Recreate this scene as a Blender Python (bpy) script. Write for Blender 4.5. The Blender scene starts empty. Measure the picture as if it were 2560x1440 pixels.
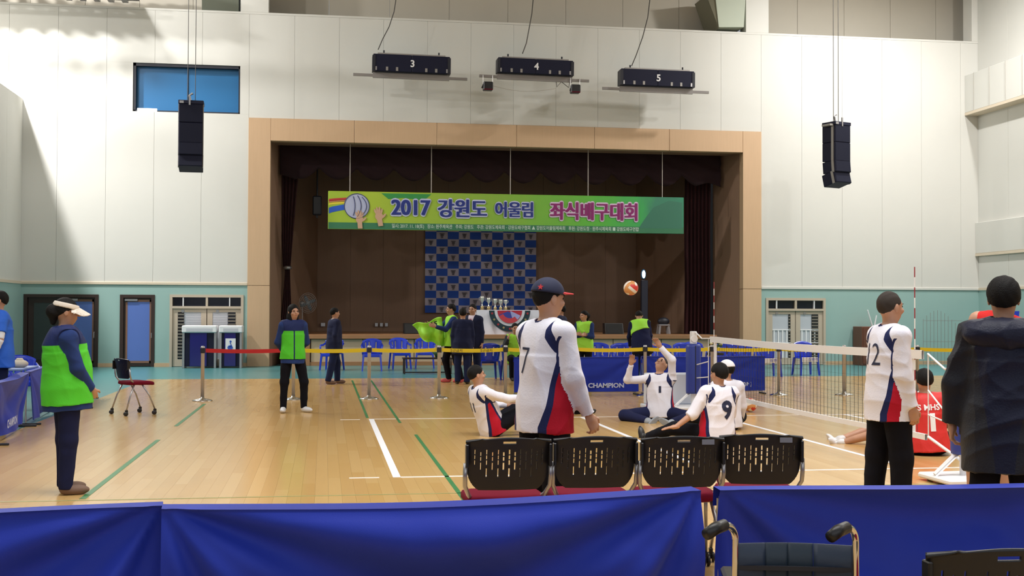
import bpy, bmesh, math, random
import numpy as np
from math import sin, cos, pi, radians as R
from mathutils import Vector, Matrix
from mathutils.bvhtree import BVHTree
random.seed(7); RNG = np.random.RandomState(11)
S = bpy.context.scene
COL = S.collection
# ------------------------------------------------------------------ camera
YAW, PIT, ROL = 0.1541, 0.0197, 0.0037
_f = Vector((sin(YAW)*cos(PIT), cos(YAW)*cos(PIT), sin(PIT)))
_r = Vector((cos(YAW), -sin(YAW), 0)); _u = _r.cross(_f)
_r2 = cos(ROL)*_r + sin(ROL)*_u; _u2 = -sin(ROL)*_r + cos(ROL)*_u
cd = bpy.data.cameras.new('camera'); cam = bpy.data.objects.new('camera', cd); COL.objects.link(cam)
cd.sensor_width = 36; cd.lens = 36*3026.5/2560; cd.clip_end = 200
m = Matrix((_r2, _u2, -_f)).transposed().to_4x4(); m.translation = Vector((-.667, -11.072, 1.509))
cam.matrix_world = m; S.camera = cam
# ------------------------------------------------------------------ world, exposure
W = bpy.data.worlds.new('world'); S.world = W; W.use_nodes = True
W.node_tree.nodes['Background'].inputs[0].default_value = (.90, .95, 1.0, 1)
W.node_tree.nodes['Background'].inputs[1].default_value = 0.45
S.view_settings.view_transform = 'Standard'; S.view_settings.look = 'None'
S.view_settings.gamma = 1; S.view_settings.use_curve_mapping = False
S.view_settings.exposure = -0.33
try:
    S.cycles.max_bounces = 6; S.cycles.diffuse_bounces = 3; S.cycles.glossy_bounces = 3
    S.cycles.transmission_bounces = 4; S.cycles.transparent_max_bounces = 6
    S.cycles.caustics_reflective = False; S.cycles.caustics_refractive = False
    S.cycles.sample_clamp_indirect = 4
except Exception: pass

def area(name, loc, size, power, col=(1, .97, .9), target=None, sy=None, spread=180):
    l = bpy.data.lights.new(name, 'AREA'); l.energy = power; l.color = col
    l.shape = 'RECTANGLE' if sy else 'DISK'; l.size = size
    if sy: l.size_y = sy
    l.spread = R(spread)
    o = bpy.data.objects.new(name, l); COL.objects.link(o); o.location = loc
    t = Vector(target) if target else Vector(loc) - Vector((0, 0, 1))
    o.rotation_euler = (t - Vector(loc)).to_track_quat('-Z', 'Y').to_euler()
    return o
# the hall's high lamps: rows over the two long sides, then two added fill lights, over the near court and at the rear
for p, w in (((-9.9, 18.6, 11.0), 1350), ((-6.8, 18.8, 11.9), 420), ((-10.1, 12, 11.2), 800), ((-9.9, 3, 11.2), 300), ((-9.9, -6, 11.2), 300)):
    area('hall_lamp_left', p, .45, w, (1, .99, .97), (p[0]+2.6, p[1]+2.0, 0))
for p, w in (((14.2, 18.3, 11.3), 760), ((17.4, 15.5, 11.5), 700), ((14.6, 9, 11.4), 450), ((14.6, 1, 11.4), 300), ((14.6, -6, 11.4), 300)):
    area('hall_lamp_right', p, .45, w, (1, .99, .97), (p[0]-1, p[1]+1.2, 0))
area('court_fill_light', (3, -1, 12.3), 14, 1650, (1, .99, .97), (3, 1, 0), sy=12, spread=95)  # added soft fill for floor and people, spread narrowed to spare the back wall
area('rear_fill_light', (2, -15, 5.5), 20, 330, (.93, .97, 1), (3, 4, 0), sy=6)  # added fill from behind the camera, brightens the people's backs

# ------------------------------------------------------------------ materials
MATS = {}
def mat(name, col, rough=.6, metal=0, bump=0, bscale=60, var=0, vscale=3, spec=.5, emit=0, alpha=1, coat=0, sheen=0, stretch=None, col2=None):
    if name in MATS: return MATS[name]
    m = bpy.data.materials.new(name); m.use_nodes = True; nt = m.node_tree; b = nt.nodes['Principled BSDF']
    c = (*col, 1)
    b.inputs['Base Color'].default_value = c; b.inputs['Roughness'].default_value = rough
    b.inputs['Metallic'].default_value = metal; b.inputs['Specular IOR Level'].default_value = spec
    if coat: b.inputs['Coat Weight'].default_value = coat; b.inputs['Coat Roughness'].default_value = .1
    if sheen: b.inputs['Sheen Weight'].default_value = sheen
    if emit: b.inputs['Emission Color'].default_value = c; b.inputs['Emission Strength'].default_value = emit
    if alpha < 1: b.inputs['Alpha'].default_value = alpha
    tc = nt.nodes.new('ShaderNodeTexCoord'); src = tc.outputs['Object']
    if stretch:
        mp = nt.nodes.new('ShaderNodeMapping'); mp.inputs['Scale'].default_value = stretch
        nt.links.new(src, mp.inputs['Vector']); src = mp.outputs[0]
    if var or col2:
        n = nt.nodes.new('ShaderNodeTexNoise'); n.inputs['Scale'].default_value = vscale; n.inputs['Detail'].default_value = 3
        nt.links.new(src, n.inputs['Vector'])
        mx = nt.nodes.new('ShaderNodeMix'); mx.data_type = 'RGBA'
        a = c; bb = (*col2, 1) if col2 else (*[max(0, x*(1-var)) for x in col], 1)
        mx.inputs[6].default_value = a; mx.inputs[7].default_value = bb
        nt.links.new(n.outputs['Fac'], mx.inputs[0]); nt.links.new(mx.outputs[2], b.inputs['Base Color'])
    if bump:
        n2 = nt.nodes.new('ShaderNodeTexNoise'); n2.inputs['Scale'].default_value = bscale; n2.inputs['Detail'].default_value = 2
        nt.links.new(src, n2.inputs['Vector'])
        bp = nt.nodes.new('ShaderNodeBump'); bp.inputs['Strength'].default_value = bump; bp.inputs['Distance'].default_value = .01
        nt.links.new(n2.outputs['Fac'], bp.inputs['Height']); nt.links.new(bp.outputs[0], b.inputs['Normal'])
    MATS[name] = m; return m

def attr_mat(name, base, layers, rough=.75, sheen=.02, bump=.15):
    """layers: [(attribute, colour)]: where the attribute is above 0 the colour shows"""
    if name in MATS: return MATS[name]
    m = mat(name, base, rough, bump=bump, bscale=90, sheen=sheen, spec=.2); nt = m.node_tree; b = nt.nodes['Principled BSDF']
    prev = None
    for an, c in layers:
        at = nt.nodes.new('ShaderNodeAttribute'); at.attribute_name = an
        g = nt.nodes.new('ShaderNodeMath'); g.operation = 'GREATER_THAN'; g.inputs[1].default_value = 0
        nt.links.new(at.outputs['Fac'], g.inputs[0])
        mx = nt.nodes.new('ShaderNodeMix'); mx.data_type = 'RGBA'
        if prev: nt.links.new(prev, mx.inputs[6])
        else: mx.inputs[6].default_value = (*base, 1)
        mx.inputs[7].default_value = (*c, 1)
        nt.links.new(g.outputs[0], mx.inputs[0]); prev = mx.outputs[2]
    nt.links.new(prev, b.inputs['Base Color']); return m

M_wall = mat('cream_wall_panel', (.66, .65, .605), .75, var=.06, vscale=.8, bump=.05, bscale=25)
M_wallback = mat('wall_backing', (.42, .40, .36), .9)
M_bay = mat('bay_wall', (.50, .46, .385), .8, var=.05, vscale=1.2)
M_teal = mat('teal_wall_paint', (.30, .46, .43), .7, var=.05, vscale=2)
M_trimc = mat('cream_trim', (.66, .56, .43), .6)
M_frame = mat('tan_wood_frame', (.60, .40, .24), .55, var=.10, vscale=4, stretch=(6, 6, .5))
M_stagew = mat('shaded_stage_brown', (.27, .16, .100), .6, var=.15, vscale=5, stretch=(5, 5, .4))  # the stage interior's shade is put into this brown, darker than the frame wood
M_stagew2 = mat('brown_reveal_panel', (.30, .18, .115), .6, var=.12, vscale=5, stretch=(5, 5, .4))
M_stagef = mat('stage_front_panel', (.56, .42, .28), .5, var=.06, vscale=3)
M_stagee = mat('stage_edge_wood', (.38, .19, .085), .45, var=.15, vscale=6)
M_curtain = mat('dark_red_velvet', (.014, .002, .004), .95, sheen=0)
M_curtain2 = mat('red_velvet_leg', (.034, .003, .005), .95, sheen=.05)
M_tealfloor = mat('teal_floor', (.085, .26, .27), .28, var=.06, vscale=1.5)
M_dark = mat('dark_metal', (.012, .013, .022), .5)
M_black = mat('black_plastic', (.010, .009, .010), .38, bump=.05, bscale=200)
M_navybox = mat('navy_box', (.007, .008, .026), .6, spec=.25)
M_steel = mat('steel_rod', (.33, .31, .29), .4, metal=.4)
M_chrome = mat('chrome', (.75, .75, .76), .12, metal=1)
M_silver = mat('silver_tube', (.42, .41, .42), .3, metal=.75)
M_white = mat('white_paint', (.80, .80, .82), .4)
M_tape = mat('white_tape', (.80, .80, .84), .45)
M_tape2 = mat('worn_white_tape', (.72, .66, .62), .5)
M_green = mat('green_line_paint', (.035, .19, .06), .4, var=.15, vscale=8)
M_olive = mat('faded_olive_line', (.28, .30, .12), .4)
M_barrier = mat('blue_barrier_cloth', (.010, .034, .44), .6, var=.12, vscale=6, bump=.1, bscale=300, sheen=.08, spec=.3)
M_bluepl = mat('blue_plastic', (.018, .055, .62), .22, coat=.3)
M_bluepane = mat('blue_film_glass', (.10, .175, .50), .35)
M_bluewin = mat('blue_window_film', (.02, .15, .36), .35)
M_brownd = mat('dark_brown_door', (.035, .018, .014), .4)
M_brownl = mat('brown_door_bead', (.22, .11, .07), .5)
M_cream = mat('cream_door', (.50, .42, .325), .55)
M_glassd = mat('dark_glass', (.008, .009, .018), .08)
M_glassg = mat('pale_glass', (.50, .53, .58), .12)
M_louv = mat('louver_grey', (.16, .145, .12), .5)
M_maroon = mat('maroon_seat_fabric', (.15, .004, .018), .9, bump=.1, bscale=250, spec=.15)
M_rope = mat('rope', (.45, .40, .36), .8)
M_cable = mat('cable', (.05, .045, .04), .6)
M_net = mat('net_string', (.03, .03, .03), .8)
M_skin = mat('skin', (.50, .27, .175), .5, var=.12, vscale=9)
M_hair = mat('black_hair', (.006, .005, .005), .7, bump=.4, bscale=140, spec=.2)
M_hairg = mat('greying_short_hair', (.045, .036, .031), .85, bump=.3, bscale=260, spec=.2)
M_eye = mat('eye_dark', (.01, .008, .007), .2)
M_lip = mat('lip', (.36, .11, .09), .5)

# ------------------------------------------------------------------ mesh helpers
class MB:
    def __init__(s): s.v = []; s.f = []; s.mi = []
    def add(s, v, f, mi=0):
        n = len(s.v); s.v += [tuple(p) for p in v]; s.f += [tuple(i+n for i in q) for q in f]; s.mi += [mi]*len(f); return s
    def box(s, x0, x1, y0, y1, z0, z1, mi=0, bev=0):
        if bev:
            b = min(bev, (x1-x0)/2.01, (y1-y0)/2.01, (z1-z0)/2.01)
            # chamfered box: 3 loops per axis corner
            v = []; idx = {}
            for ix, X in enumerate((x0, x1)):
                for iy, Y in enumerate((y0, y1)):
                    for iz, Z in enumerate((z0, z1)):
                        sx, sy, sz = (1 if ix == 0 else -1), (1 if iy == 0 else -1), (1 if iz == 0 else -1)
                        idx[ix, iy, iz] = len(v)
                        v += [(X, Y+sy*b, Z+sz*b), (X+sx*b, Y, Z+sz*b), (X+sx*b, Y+sy*b, Z)]
            f = []
            def q(a, k): return idx[a]+k
            for i in (0, 1):
                f.append([q((i, 0, 0), 0), q((i, 0, 1), 0), q((i, 1, 1), 0), q((i, 1, 0), 0)][::(1 if i == 0 else -1)])
                f.append([q((0, i, 0), 1), q((1, i, 0), 1), q((1, i, 1), 1), q((0, i, 1), 1)][::(1 if i == 0 else -1)])
                f.append([q((0, 0, i), 2), q((0, 1, i), 2), q((1, 1, i), 2), q((1, 0, i), 2)][::(1 if i == 0 else -1)])
            for i in (0, 1):
                for j in (0, 1):
                    sg = 1 if i == j else -1
                    f.append([q((i, j, 0), 0), q((i, j, 0), 1), q((i, j, 1), 1), q((i, j, 1), 0)][::sg])
                    f.append([q((i, 0, j), 0), q((i, 1, j), 0), q((i, 1, j), 2), q((i, 0, j), 2)][::sg])
                    f.append([q((0, i, j), 1), q((0, i, j), 2), q((1, i, j), 2), q((1, i, j), 1)][::sg])
                    for k in (0, 1):
                        a = idx[i, j, k]; f.append([a, a+1, a+2][::(-1 if (i+j+k) % 2 == 0 else 1)])
            return s.add(v, f, mi)
        s.nb = getattr(s, 'nb', -1)+1; e = (s.nb % 6)*.0005
        v = [(x, y, z) for x in (x0-e, x1+e) for y in (y0-e, y1+e) for z in (z0-e, z1+e)]
        return s.add(v, [(0, 1, 3, 2), (4, 6, 7, 5), (0, 4, 5, 1), (2, 3, 7, 6), (0, 2, 6, 4), (1, 5, 7, 3)], mi)
    def tube(s, path, r, n=8, mi=0, caps=True):
        P = [Vector(p) for p in path]; rs = r if isinstance(r, (list, tuple)) else [r]*len(P)
        v = []; f = []; up = None
        for i, p in enumerate(P):
            t = ((P[min(i+1, len(P)-1)]-P[max(i-1, 0)])).normalized()
            if up is None: up = t.orthogonal().normalized()
            up = (up - t*up.dot(t)).normalized(); w = t.cross(up)
            for k in range(n):
                a = 2*pi*k/n; v.append(p+(up*cos(a)+w*sin(a))*rs[i])
        for i in range(len(P)-1):
            for k in range(n):
                a, b = i*n+k, i*n+(k+1) % n; f.append((a, b, b+n, a+n))
        if caps: f.append(tuple(range(n))[::-1]); f.append(tuple(range(len(v)-n, len(v))))
        return s.add(v, f, mi)
    def lathe(s, prof, c=(0, 0, 0), n=20, mi=0, axis='z'):
        v = []; f = []
        for (r, z) in prof:
            for k in range(n):
                a = 2*pi*k/n; p = (r*cos(a), r*sin(a), z)
                if axis == 'x': p = (p[2], p[0], p[1])
                if axis == 'y': p = (p[1], p[2], p[0])
                v.append((p[0]+c[0], p[1]+c[1], p[2]+c[2]))
        for i in range(len(prof)-1):
            for k in range(n):
                a, b = i*n+k, i*n+(k+1) % n; f.append((a, b, b+n, a+n))
        f.append(tuple(range(n))[::-1]); f.append(tuple(range(len(v)-n, len(v))))
        return s.add(v, f, mi)
    def ell(s, c, r, n=16, h=10, mi=0, rot=None):
        v = [(0, 0, -1)]; f = []
        for i in range(1, h):
            t = -pi/2+pi*i/h
            v += [(cos(t)*cos(2*pi*k/n), cos(t)*sin(2*pi*k/n), sin(t)) for k in range(n)]
        v.append((0, 0, 1)); L = len(v)-1
        for k in range(n):
            k2 = (k+1) % n; f.append((0, 1+k2, 1+k)); f.append((L, L-n+k, L-n+k2))
            for i in range(h-2):
                a, b = 1+i*n+k, 1+i*n+k2; f.append((a, b, b+n, a+n))
        vv = []
        for p in v:
            q = Vector((p[0]*r[0], p[1]*r[1], p[2]*r[2]))
            if rot: q = rot @ q
            vv.append((q[0]+c[0], q[1]+c[1], q[2]+c[2]))
        return s.add(vv, f, mi)
    def poly(s, pts, y0, y1, mi=0):
        """flat outline in x,z with thickness along y"""
        n = len(pts); v = [(x, y0, z) for x, z in pts]+[(x, y1, z) for x, z in pts]
        f = [tuple(range(n)), tuple(range(n, 2*n))[::-1]]+[(i, i+n, (i+1) % n+n, (i+1) % n) for i in range(n)]
        return s.add(v, f, mi)
    def build(s, name, mats, parent=None, smooth=False, loc=None, rz=0, label=None, kind=None):
        me = bpy.data.meshes.new(name); me.from_pydata(s.v, [], s.f)
        for m_ in (mats if isinstance(mats, (list, tuple)) else [mats]): me.materials.append(m_)
        if any(s.mi): me.polygons.foreach_set('material_index', s.mi)
        if smooth: me.polygons.foreach_set('use_smooth', [True]*len(me.polygons))
        me.update()
        o = bpy.data.objects.new(name, me); COL.objects.link(o)
        if parent: o.parent = parent
        if loc: o.location = loc
        if rz: o.rotation_euler = (0, 0, rz)
        if label: o['label'] = label
        if kind: o['kind'] = kind
        return o

def outward(o):
    bm = bmesh.new(); bm.from_mesh(o.data); bmesh.ops.recalc_face_normals(bm, faces=bm.faces); bm.to_mesh(o.data); bm.free(); return o
def thing(name, label, cat, loc=(0, 0, 0), rz=0, group=None):
    o = bpy.data.objects.new(name, None); COL.objects.link(o); o.empty_display_size = .1
    o.location = loc; o.rotation_euler = (0, 0, rz); return tag(o, label, cat, group)
def tag(o, label, cat, group=None):
    o['label'] = label; o['category'] = cat
    if group: o['group'] = group
    return o
def struct(o, label=None, cat=None):
    o['kind'] = 'structure'
    if label: o['label'] = label
    if cat: o['category'] = cat
    return o
def copy_tree(o, parent=None):
    c = o.copy(); COL.objects.link(c)
    if parent: c.parent = parent
    for ch in list(o.children): copy_tree(ch, c)
    return c
def text_mesh(body, size, offset=0.0, align='CENTER', sx=1.0):
    c = bpy.data.curves.new('t', 'FONT'); c.body = body; c.size = size; c.offset = offset; c.align_x = align; c.align_y = 'CENTER'; c.resolution_u = 3
    o = bpy.data.objects.new('t', c); COL.objects.link(o); bpy.context.view_layer.update()
    me = bpy.data.meshes.new_from_object(o.evaluated_get(bpy.context.evaluated_depsgraph_get()))
    bpy.data.objects.remove(o); bpy.data.curves.remove(c)
    v = np.array([x.co[:] for x in me.vertices]); f = [tuple(p.vertices) for p in me.polygons]; bpy.data.meshes.remove(me)
    if len(v): v[:, 0] *= sx
    return v, f
def wall_text(body, size, x, y, z, m_, parent, name='lettering', offset=0, sx=1.0, align='CENTER', label=None, dup=0):
    """text standing in the x-z plane, read from -y"""
    v, f = text_mesh(body, size, offset, align, sx)
    mb = MB(); 
    for k in ([0] if not dup else [-dup, 0, dup]):
        mb.add([(x+a+k, y-abs(k)*.01, z+b) for a, b, c in v], f)
    return mb.build(name, m_, parent, label=label)

# ------------------------------------------------------------------ implicit surfaces for people
def smin(a, b, k):
    h = np.clip(.5+.5*(b-a)/k, 0, 1); return b*(1-h)+a*h-k*h*(1-h)
def rcone(p, a, b, r1, r2):
    a = np.asarray(a, float); b = np.asarray(b, float); ab = b-a
    t = np.clip(((p-a)@ab)/max(ab@ab, 1e-9), 0, 1)
    return np.linalg.norm(p-a-t[..., None]*ab, axis=-1)-(r1+(r2-r1)*t)
def ellip(p, c, r, F=None):
    q = p-np.asarray(c, float)
    if F is not None: q = q@F
    r = np.asarray(r, float); k0 = np.linalg.norm(q/r, axis=-1); k1 = np.linalg.norm(q/(r*r), axis=-1)+1e-9
    return k0*(k0-1)/k1
def nets(fn, lo, hi, h):
    lo = np.array(lo, float)-h*1.5; hi = np.array(hi, float)+h*1.5
    n = np.maximum(np.ceil((hi-lo)/h).astype(int)+1, 3)
    q_ = 4; nb = (n+q_-2)//q_+1; n = nb*q_-q_+1
    Gc = np.stack(np.meshgrid(*[lo[i]+h*q_*np.arange(nb[i]) for i in range(3)], indexing='ij'), -1)
    Dc = fn(Gc.reshape(-1, 3)).reshape(nb)
    mn = np.full(nb-1, 9.); neg = np.zeros(nb-1, bool)
    for a in (0, 1):
        for b_ in (0, 1):
            for c_ in (0, 1):
                s_ = Dc[a:nb[0]-1+a, b_:nb[1]-1+b_, c_:nb[2]-1+c_]; mn = np.minimum(mn, np.abs(s_)); neg |= s_ < 0
    near_ = mn < h*q_*2.1
    D = np.repeat(np.repeat(np.repeat(np.where(neg, -1., 1.), q_, 0), q_, 1), q_, 2)
    D = np.pad(D, ((0, 1), (0, 1), (0, 1)), mode='edge'); M = np.repeat(np.repeat(np.repeat(near_, q_, 0), q_, 1), q_, 2)
    M = np.pad(M, ((0, 1), (0, 1), (0, 1)), mode='edge')
    for ax_ in range(3):    # the far faces of an evaluated block belong to it as well
        sh_ = np.roll(M, 1, ax_); sl_ = [slice(None)]*3; sl_[ax_] = 0; sh_[tuple(sl_)] = False; M = M | sh_
    I_ = np.argwhere(M); D[M] = fn(lo+h*I_); D[np.abs(D) < 1e-7] = 1e-7
    s = D < 0
    num = np.zeros((n[0]-1, n[1]-1, n[2]-1, 3)); cnt = np.zeros(n-1)
    cn = [slice(0, -1), slice(1, None)]
    off = np.array([(i, j, k) for i in (0, 1) for j in (0, 1) for k in (0, 1)])
    def C(o): return tuple(cn[q] for q in o)
    for axi in range(3):
        for o in off:
            if o[axi]: continue
            o2 = o.copy(); o2[axi] = 1
            d1, d2 = D[C(o)], D[C(o2)]; ch = s[C(o)] != s[C(o2)]
            t = np.where(ch, d1/(d1-d2+1e-12), 0)
            for q in range(3): num[..., q] += np.where(ch, o[q]+(t if q == axi else 0), 0)
            cnt += ch
    act = cnt > 0; ids = -np.ones(act.shape, int); ids[act] = np.arange(act.sum())
    I = np.argwhere(act); V = lo+h*(I+num[act]/cnt[act][:, None])
    Fs = []
    for axi in range(3):
        a, b = [(1, 2), (2, 0), (0, 1)][axi]
        sl1 = [slice(None)]*3; sl2 = [slice(None)]*3
        sl1[axi] = slice(0, -1); sl2[axi] = slice(1, None)
        for q in (a, b): sl1[q] = slice(1, -1); sl2[q] = slice(1, -1)
        s1 = s[tuple(sl1)]; s2 = s[tuple(sl2)]
        e = np.argwhere(s1 != s2)
        if not len(e): continue
        sg = s1[tuple(e.T)]
        base = e.copy(); base[:, a] += 1; base[:, b] += 1
        def cell(da, db):
            c = base.copy(); c[:, a] += da; c[:, b] += db; return ids[tuple(c.T)]
        q = np.stack([cell(-1, -1), cell(0, -1), cell(0, 0), cell(-1, 0)], 1)
        q[~sg] = q[~sg][:, ::-1]; Fs.append(q)
    F = np.concatenate(Fs) if Fs else np.zeros((0, 4), int)
    return V, F[(F >= 0).all(1)]
def mk(name, VF, m_, parent, attrs=None, wr=0, wseed=0, label=None):
    V, F = VF
    me = bpy.data.meshes.new(name)
    me.vertices.add(len(V)); me.vertices.foreach_set('co', V.astype(np.float32).ravel())
    me.loops.add(F.size); me.loops.foreach_set('vertex_index', F.astype(np.int32).ravel())
    me.polygons.add(len(F)); me.polygons.foreach_set('loop_start', np.arange(0, F.size, 4, dtype=np.int32))
    me.polygons.foreach_set('use_smooth', np.ones(len(F), bool)); me.update(calc_edges=True)
    if wr:
        N = np.zeros(len(V)*3, np.float32); me.vertices.foreach_get('normal', N); N = N.reshape(-1, 3)
        r = np.random.RandomState(wseed); d = np.zeros(len(V))
        for k in range(6):
            u = r.randn(3); u[2] *= (1.6 if k % 2 else .35); u /= np.linalg.norm(u); w = r.randn(3)*5
            ph = V@(u*r.uniform(9, 24))+r.rand()*6+1.9*np.sin(V@w+r.rand()*6)
            msk = .5+.5*np.sin(V@(r.randn(3)*6)+r.rand()*6)
            d += (1-2*np.abs(np.sin(ph))**.7)*msk
        V = V+N*(d/3*wr*2.0)[:, None]; me.vertices.foreach_set('co', V.astype(np.float32).ravel()); me.update()
    for k, a in (attrs or {}).items():
        at = me.attributes.new(k, 'FLOAT', 'POINT'); at.data.foreach_set('value', np.asarray(a, np.float32))
    me.materials.append(m_)
    o = bpy.data.objects.new(name, me); COL.objects.link(o); o.parent = parent
    if label: o['label'] = label
    return o
def nrm(v): v = np.array(v, float); return v/np.linalg.norm(v)
def frame(up, yaw=0, fwd=(0, 1, 0)):
    """columns right, forward, up; yaw turns about up (positive to the left)"""
    u = nrm(up); f = np.array(fwd, float)
    f = np.array([f[0]*cos(yaw)-f[1]*sin(yaw), f[0]*sin(yaw)+f[1]*cos(yaw), f[2]])
    f = f-u*(f@u); f = nrm(f); r = np.cross(f, u); return np.stack([r, f, u], 1)

def hand_sdf(Wp, d, n, side, curl, s=1.0, spreadf=1.0):
    """d: direction of the fingers, n: palm normal, side: +1 right hand / -1 left; returns fn, lo, hi"""
    d = nrm(d); n = nrm(np.array(n)-d*(np.array(n)@d)); t = np.cross(d, n)*side   # towards the thumb
    caps = []; Wp = np.array(Wp, float)
    kn = Wp+d*.088*s
    for j, (o, L, r) in enumerate([(.030, .070, .0088), (.010, .078, .0092), (-.010, .072, .0088), (-.029, .056, .0078)]):
        b = kn+t*o*s; a0 = curl*(.75+.12*j); dd = nrm(d+t*o*spreadf*2.2)
        d1 = dd*cos(a0)+n*sin(a0); m1 = b+d1*L*.52*s; a1 = a0+curl*1.1
        d2 = dd*cos(a1)+n*sin(a1); e1 = m1+d2*L*.5*s
        caps += [(b-d*.03*s, b, r*1.15, r*1.1), (b, m1, r*1.05, r*.98), (m1, e1, r*.98, r*.8)]
    b = Wp+d*.03*s+t*.028*s; m1 = b+nrm(d*.75+t*.75+n*.25)*.042*s; e1 = m1+nrm(d*.95+t*.25+n*(.2+.5*curl))*.034*s
    caps += [(Wp+d*.015*s+t*.012*s, b, .016, .014), (b, m1, .0125, .0105), (m1, e1, .0105, .008)]
    F = np.stack([t, n, d], 1)
    def fn(p):
        x = ellip(p, Wp+d*.05*s, (.041*s, .0165*s, .058*s), F)
        x = smin(x, rcone(p, Wp-d*.02*s, Wp+d*.03*s, .024*s, .024*s), .02)
        for a, b_, r1, r2 in caps: x = smin(x, rcone(p, a, b_, r1*s, r2*s), .006)
        return x
    pts = np.array([c[0] for c in caps]+[c[1] for c in caps]+[Wp-d*.04*s])
    return fn, pts.min(0)-.03, pts.max(0)+.03

def person(label, loc, yaw, H=1.7, pel=(0, 0, .93), lean=(0, 0, 1), twist=0, hyaw=0, hpitch=0,
           ra=((.12, 0, -1), (.05, .1, -1)), la=((-.12, 0, -1), (-.05, .1, -1)), rh=None, lh=None, rn=None, ln=None, curl=.45,
           rl=((.04, 0, -1), (0, -.03, -1), None), ll=((-.04, 0, -1), (0, -.03, -1), None),
           gx=1, gy=1, top=None, bottom=None, shoes=None, hair='short', hairmat=None, cap=None, vest=None, h=.012,
           sleeve='long', group=None, faceon=True, head_h=None, shirt_hem=.14, name='person', loose=1.0, jacket=False, seedw=1):
    s = H/1.7
    P0 = thing(name, label, 'person', (loc[0], loc[1], 0), yaw, group)
    pel = np.array(pel, float)*([1, 1, 1]); T = frame(lean, twist)
    rt, fw, up = T[:, 0], T[:, 1], T[:, 2]
    neck = pel+up*.50; shR = pel+up*.445+rt*.178*gx**.5; shL = pel+up*.445-rt*.178*gx**.5
    HF0 = frame(nrm(np.array([0, 0, 1.])*.65+up*.35), twist+hyaw)
    pr = hpitch; HF = HF0.copy(); HF[:, 1] = HF0[:, 1]*cos(pr)+HF0[:, 2]*sin(pr); HF[:, 2] = HF0[:, 2]*cos(pr)-HF0[:, 1]*sin(pr)
    hc = neck+nrm(up*.8+HF[:, 2]*.5)*.075+HF[:, 2]*.085+HF[:, 1]*.012
    arm = {}
    for sd, sh, (u_, f_) in ((1, shR, ra), (-1, shL, la)):
        u_, f_ = nrm(u_), nrm(f_); el = sh+u_*.285; wr = el+f_*.245; arm[sd] = (sh, el, wr, u_, f_)
    leg = {}
    for sd, (t_, k_, ft) in ((1, rl), (-1, ll)):
        hp = pel+rt*.09*sd-up*.03; kn = hp+nrm(t_)*.425; an = kn+nrm(k_)*.41
        ft = np.array(ft, float) if ft is not None else np.array([.18*sd, 1, 0]); leg[sd] = (hp, kn, an, nrm(k_), nrm(ft))
    def torso(p, e=0, g=1.0):
        q = p-pel
        d = ellip(p, pel+up*.325, (.165*gx+e, .112*gy*g+e, .20+e), T)
        d = smin(d, ellip(p, pel+up*.13+fw*.012*(gy-1)*8, (.148*gx+e, .112*gy*g+e, .19+e), T), .06)
        d = smin(d, ellip(p, pel+up*-.01, (.168*gx+e, .118*gy+e, .13+e), T), .06)
        d = smin(d, rcone(p, shR-rt*.03, shL+rt*.03, .060+e, .060+e), .06)
        return d
    def armf(p, sd, e=0, r=(.050, .041, .028), end=1.0):
        sh, el, wr, u_, f_ = arm[sd]
        d = rcone(p, sh, el, r[0]+e, r[1]+e)
        return smin(d, rcone(p, el, el+(wr-el)*end, r[1]+e, r[2]+e), .02)
    def legf(p, sd, e=0, e2=None):
        hp, kn, an, k_, ft = leg[sd]; e2 = e if e2 is None else e2
        d = rcone(p, hp, kn, .088+e, .058+e)
        return smin(d, rcone(p, kn, an, .058+e, .038+e2), .03)
    def neckf(p): return rcone(p, pel+up*.44, hc-HF[:, 2]*.06, .056, .052)
    def headf(p):
        def at(x, y, z): return hc+HF@np.array([x, y, z])
        d = ellip(p, at(0, -.008, .02), (.077, .097, .096), HF)
        d = smin(d, ellip(p, at(0, .028, -.045), (.056, .066, .072), HF), .03)
        d = smin(d, ellip(p, at(0, .072, .022), (.05, .02, .012), HF), .02)
        for sd in (1, -1):
            d = smin(d, ellip(p, at(.079*sd, -.008, -.008), (.009, .020, .032), HF), .008)
            d = -smin(-d, ellip(p, at(.030*sd, .098, .004), (.018, .014, .011), HF), .008)
            d = smin(d, ellip(p, at(.042*sd, .072, -.028), (.022, .018, .018), HF), .02)
        d = smin(d, rcone(p, at(0, .090, .012), at(0, .110, -.022), .008, .0125), .010)
        d = smin(d, rcone(p, at(-.014, .088, -.052), at(.014, .088, -.052), .009, .009), .008)
        return d
    # --- body: one skin surface; head and hands are sampled finer than what the clothes cover
    def bodyf(p):
        d = torso(p)
        for sd in (1, -1): d = smin(d, armf(p, sd), .03); d = smin(d, legf(p, sd), .03)
        return smin(d, neckf(p), .03)
    pts = np.array([neck, shR, shL, pel, hc]+[a[i] for a in arm.values() for i in (1, 2)]+[l[i] for l in leg.values() for i in (1, 2)])
    b0, b1 = pts.min(0)-.14, pts.max(0)+.14
    hb = max(h*1.35, .014)
    parts = [nets(bodyf, b0, b1, hb)]
    hv = head_h or min(h*.7, .008)
    parts.append(nets(lambda p: np.maximum(smin(headf(p), neckf(p), .03), -((p-(pel+up*.47))@up)), hc-.17, hc+.15, hv))
    for sd, hd, hn in ((1, rh, rn), (-1, lh, ln)):
        sh, el, wr, u_, f_ = arm[sd]
        d_ = hd if hd is not None else f_
        n_ = hn if hn is not None else -rt*sd
        fn, lo, hi = hand_sdf(wr, d_, n_, sd, curl, 1.0)
        parts.append(nets(fn, lo, hi, .0055 if h <= .01 else .0065))
    Vs = []; Fs = []; n0 = 0
    for V, F in parts: Vs.append(V); Fs.append(F+n0); n0 += len(V)
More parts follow.
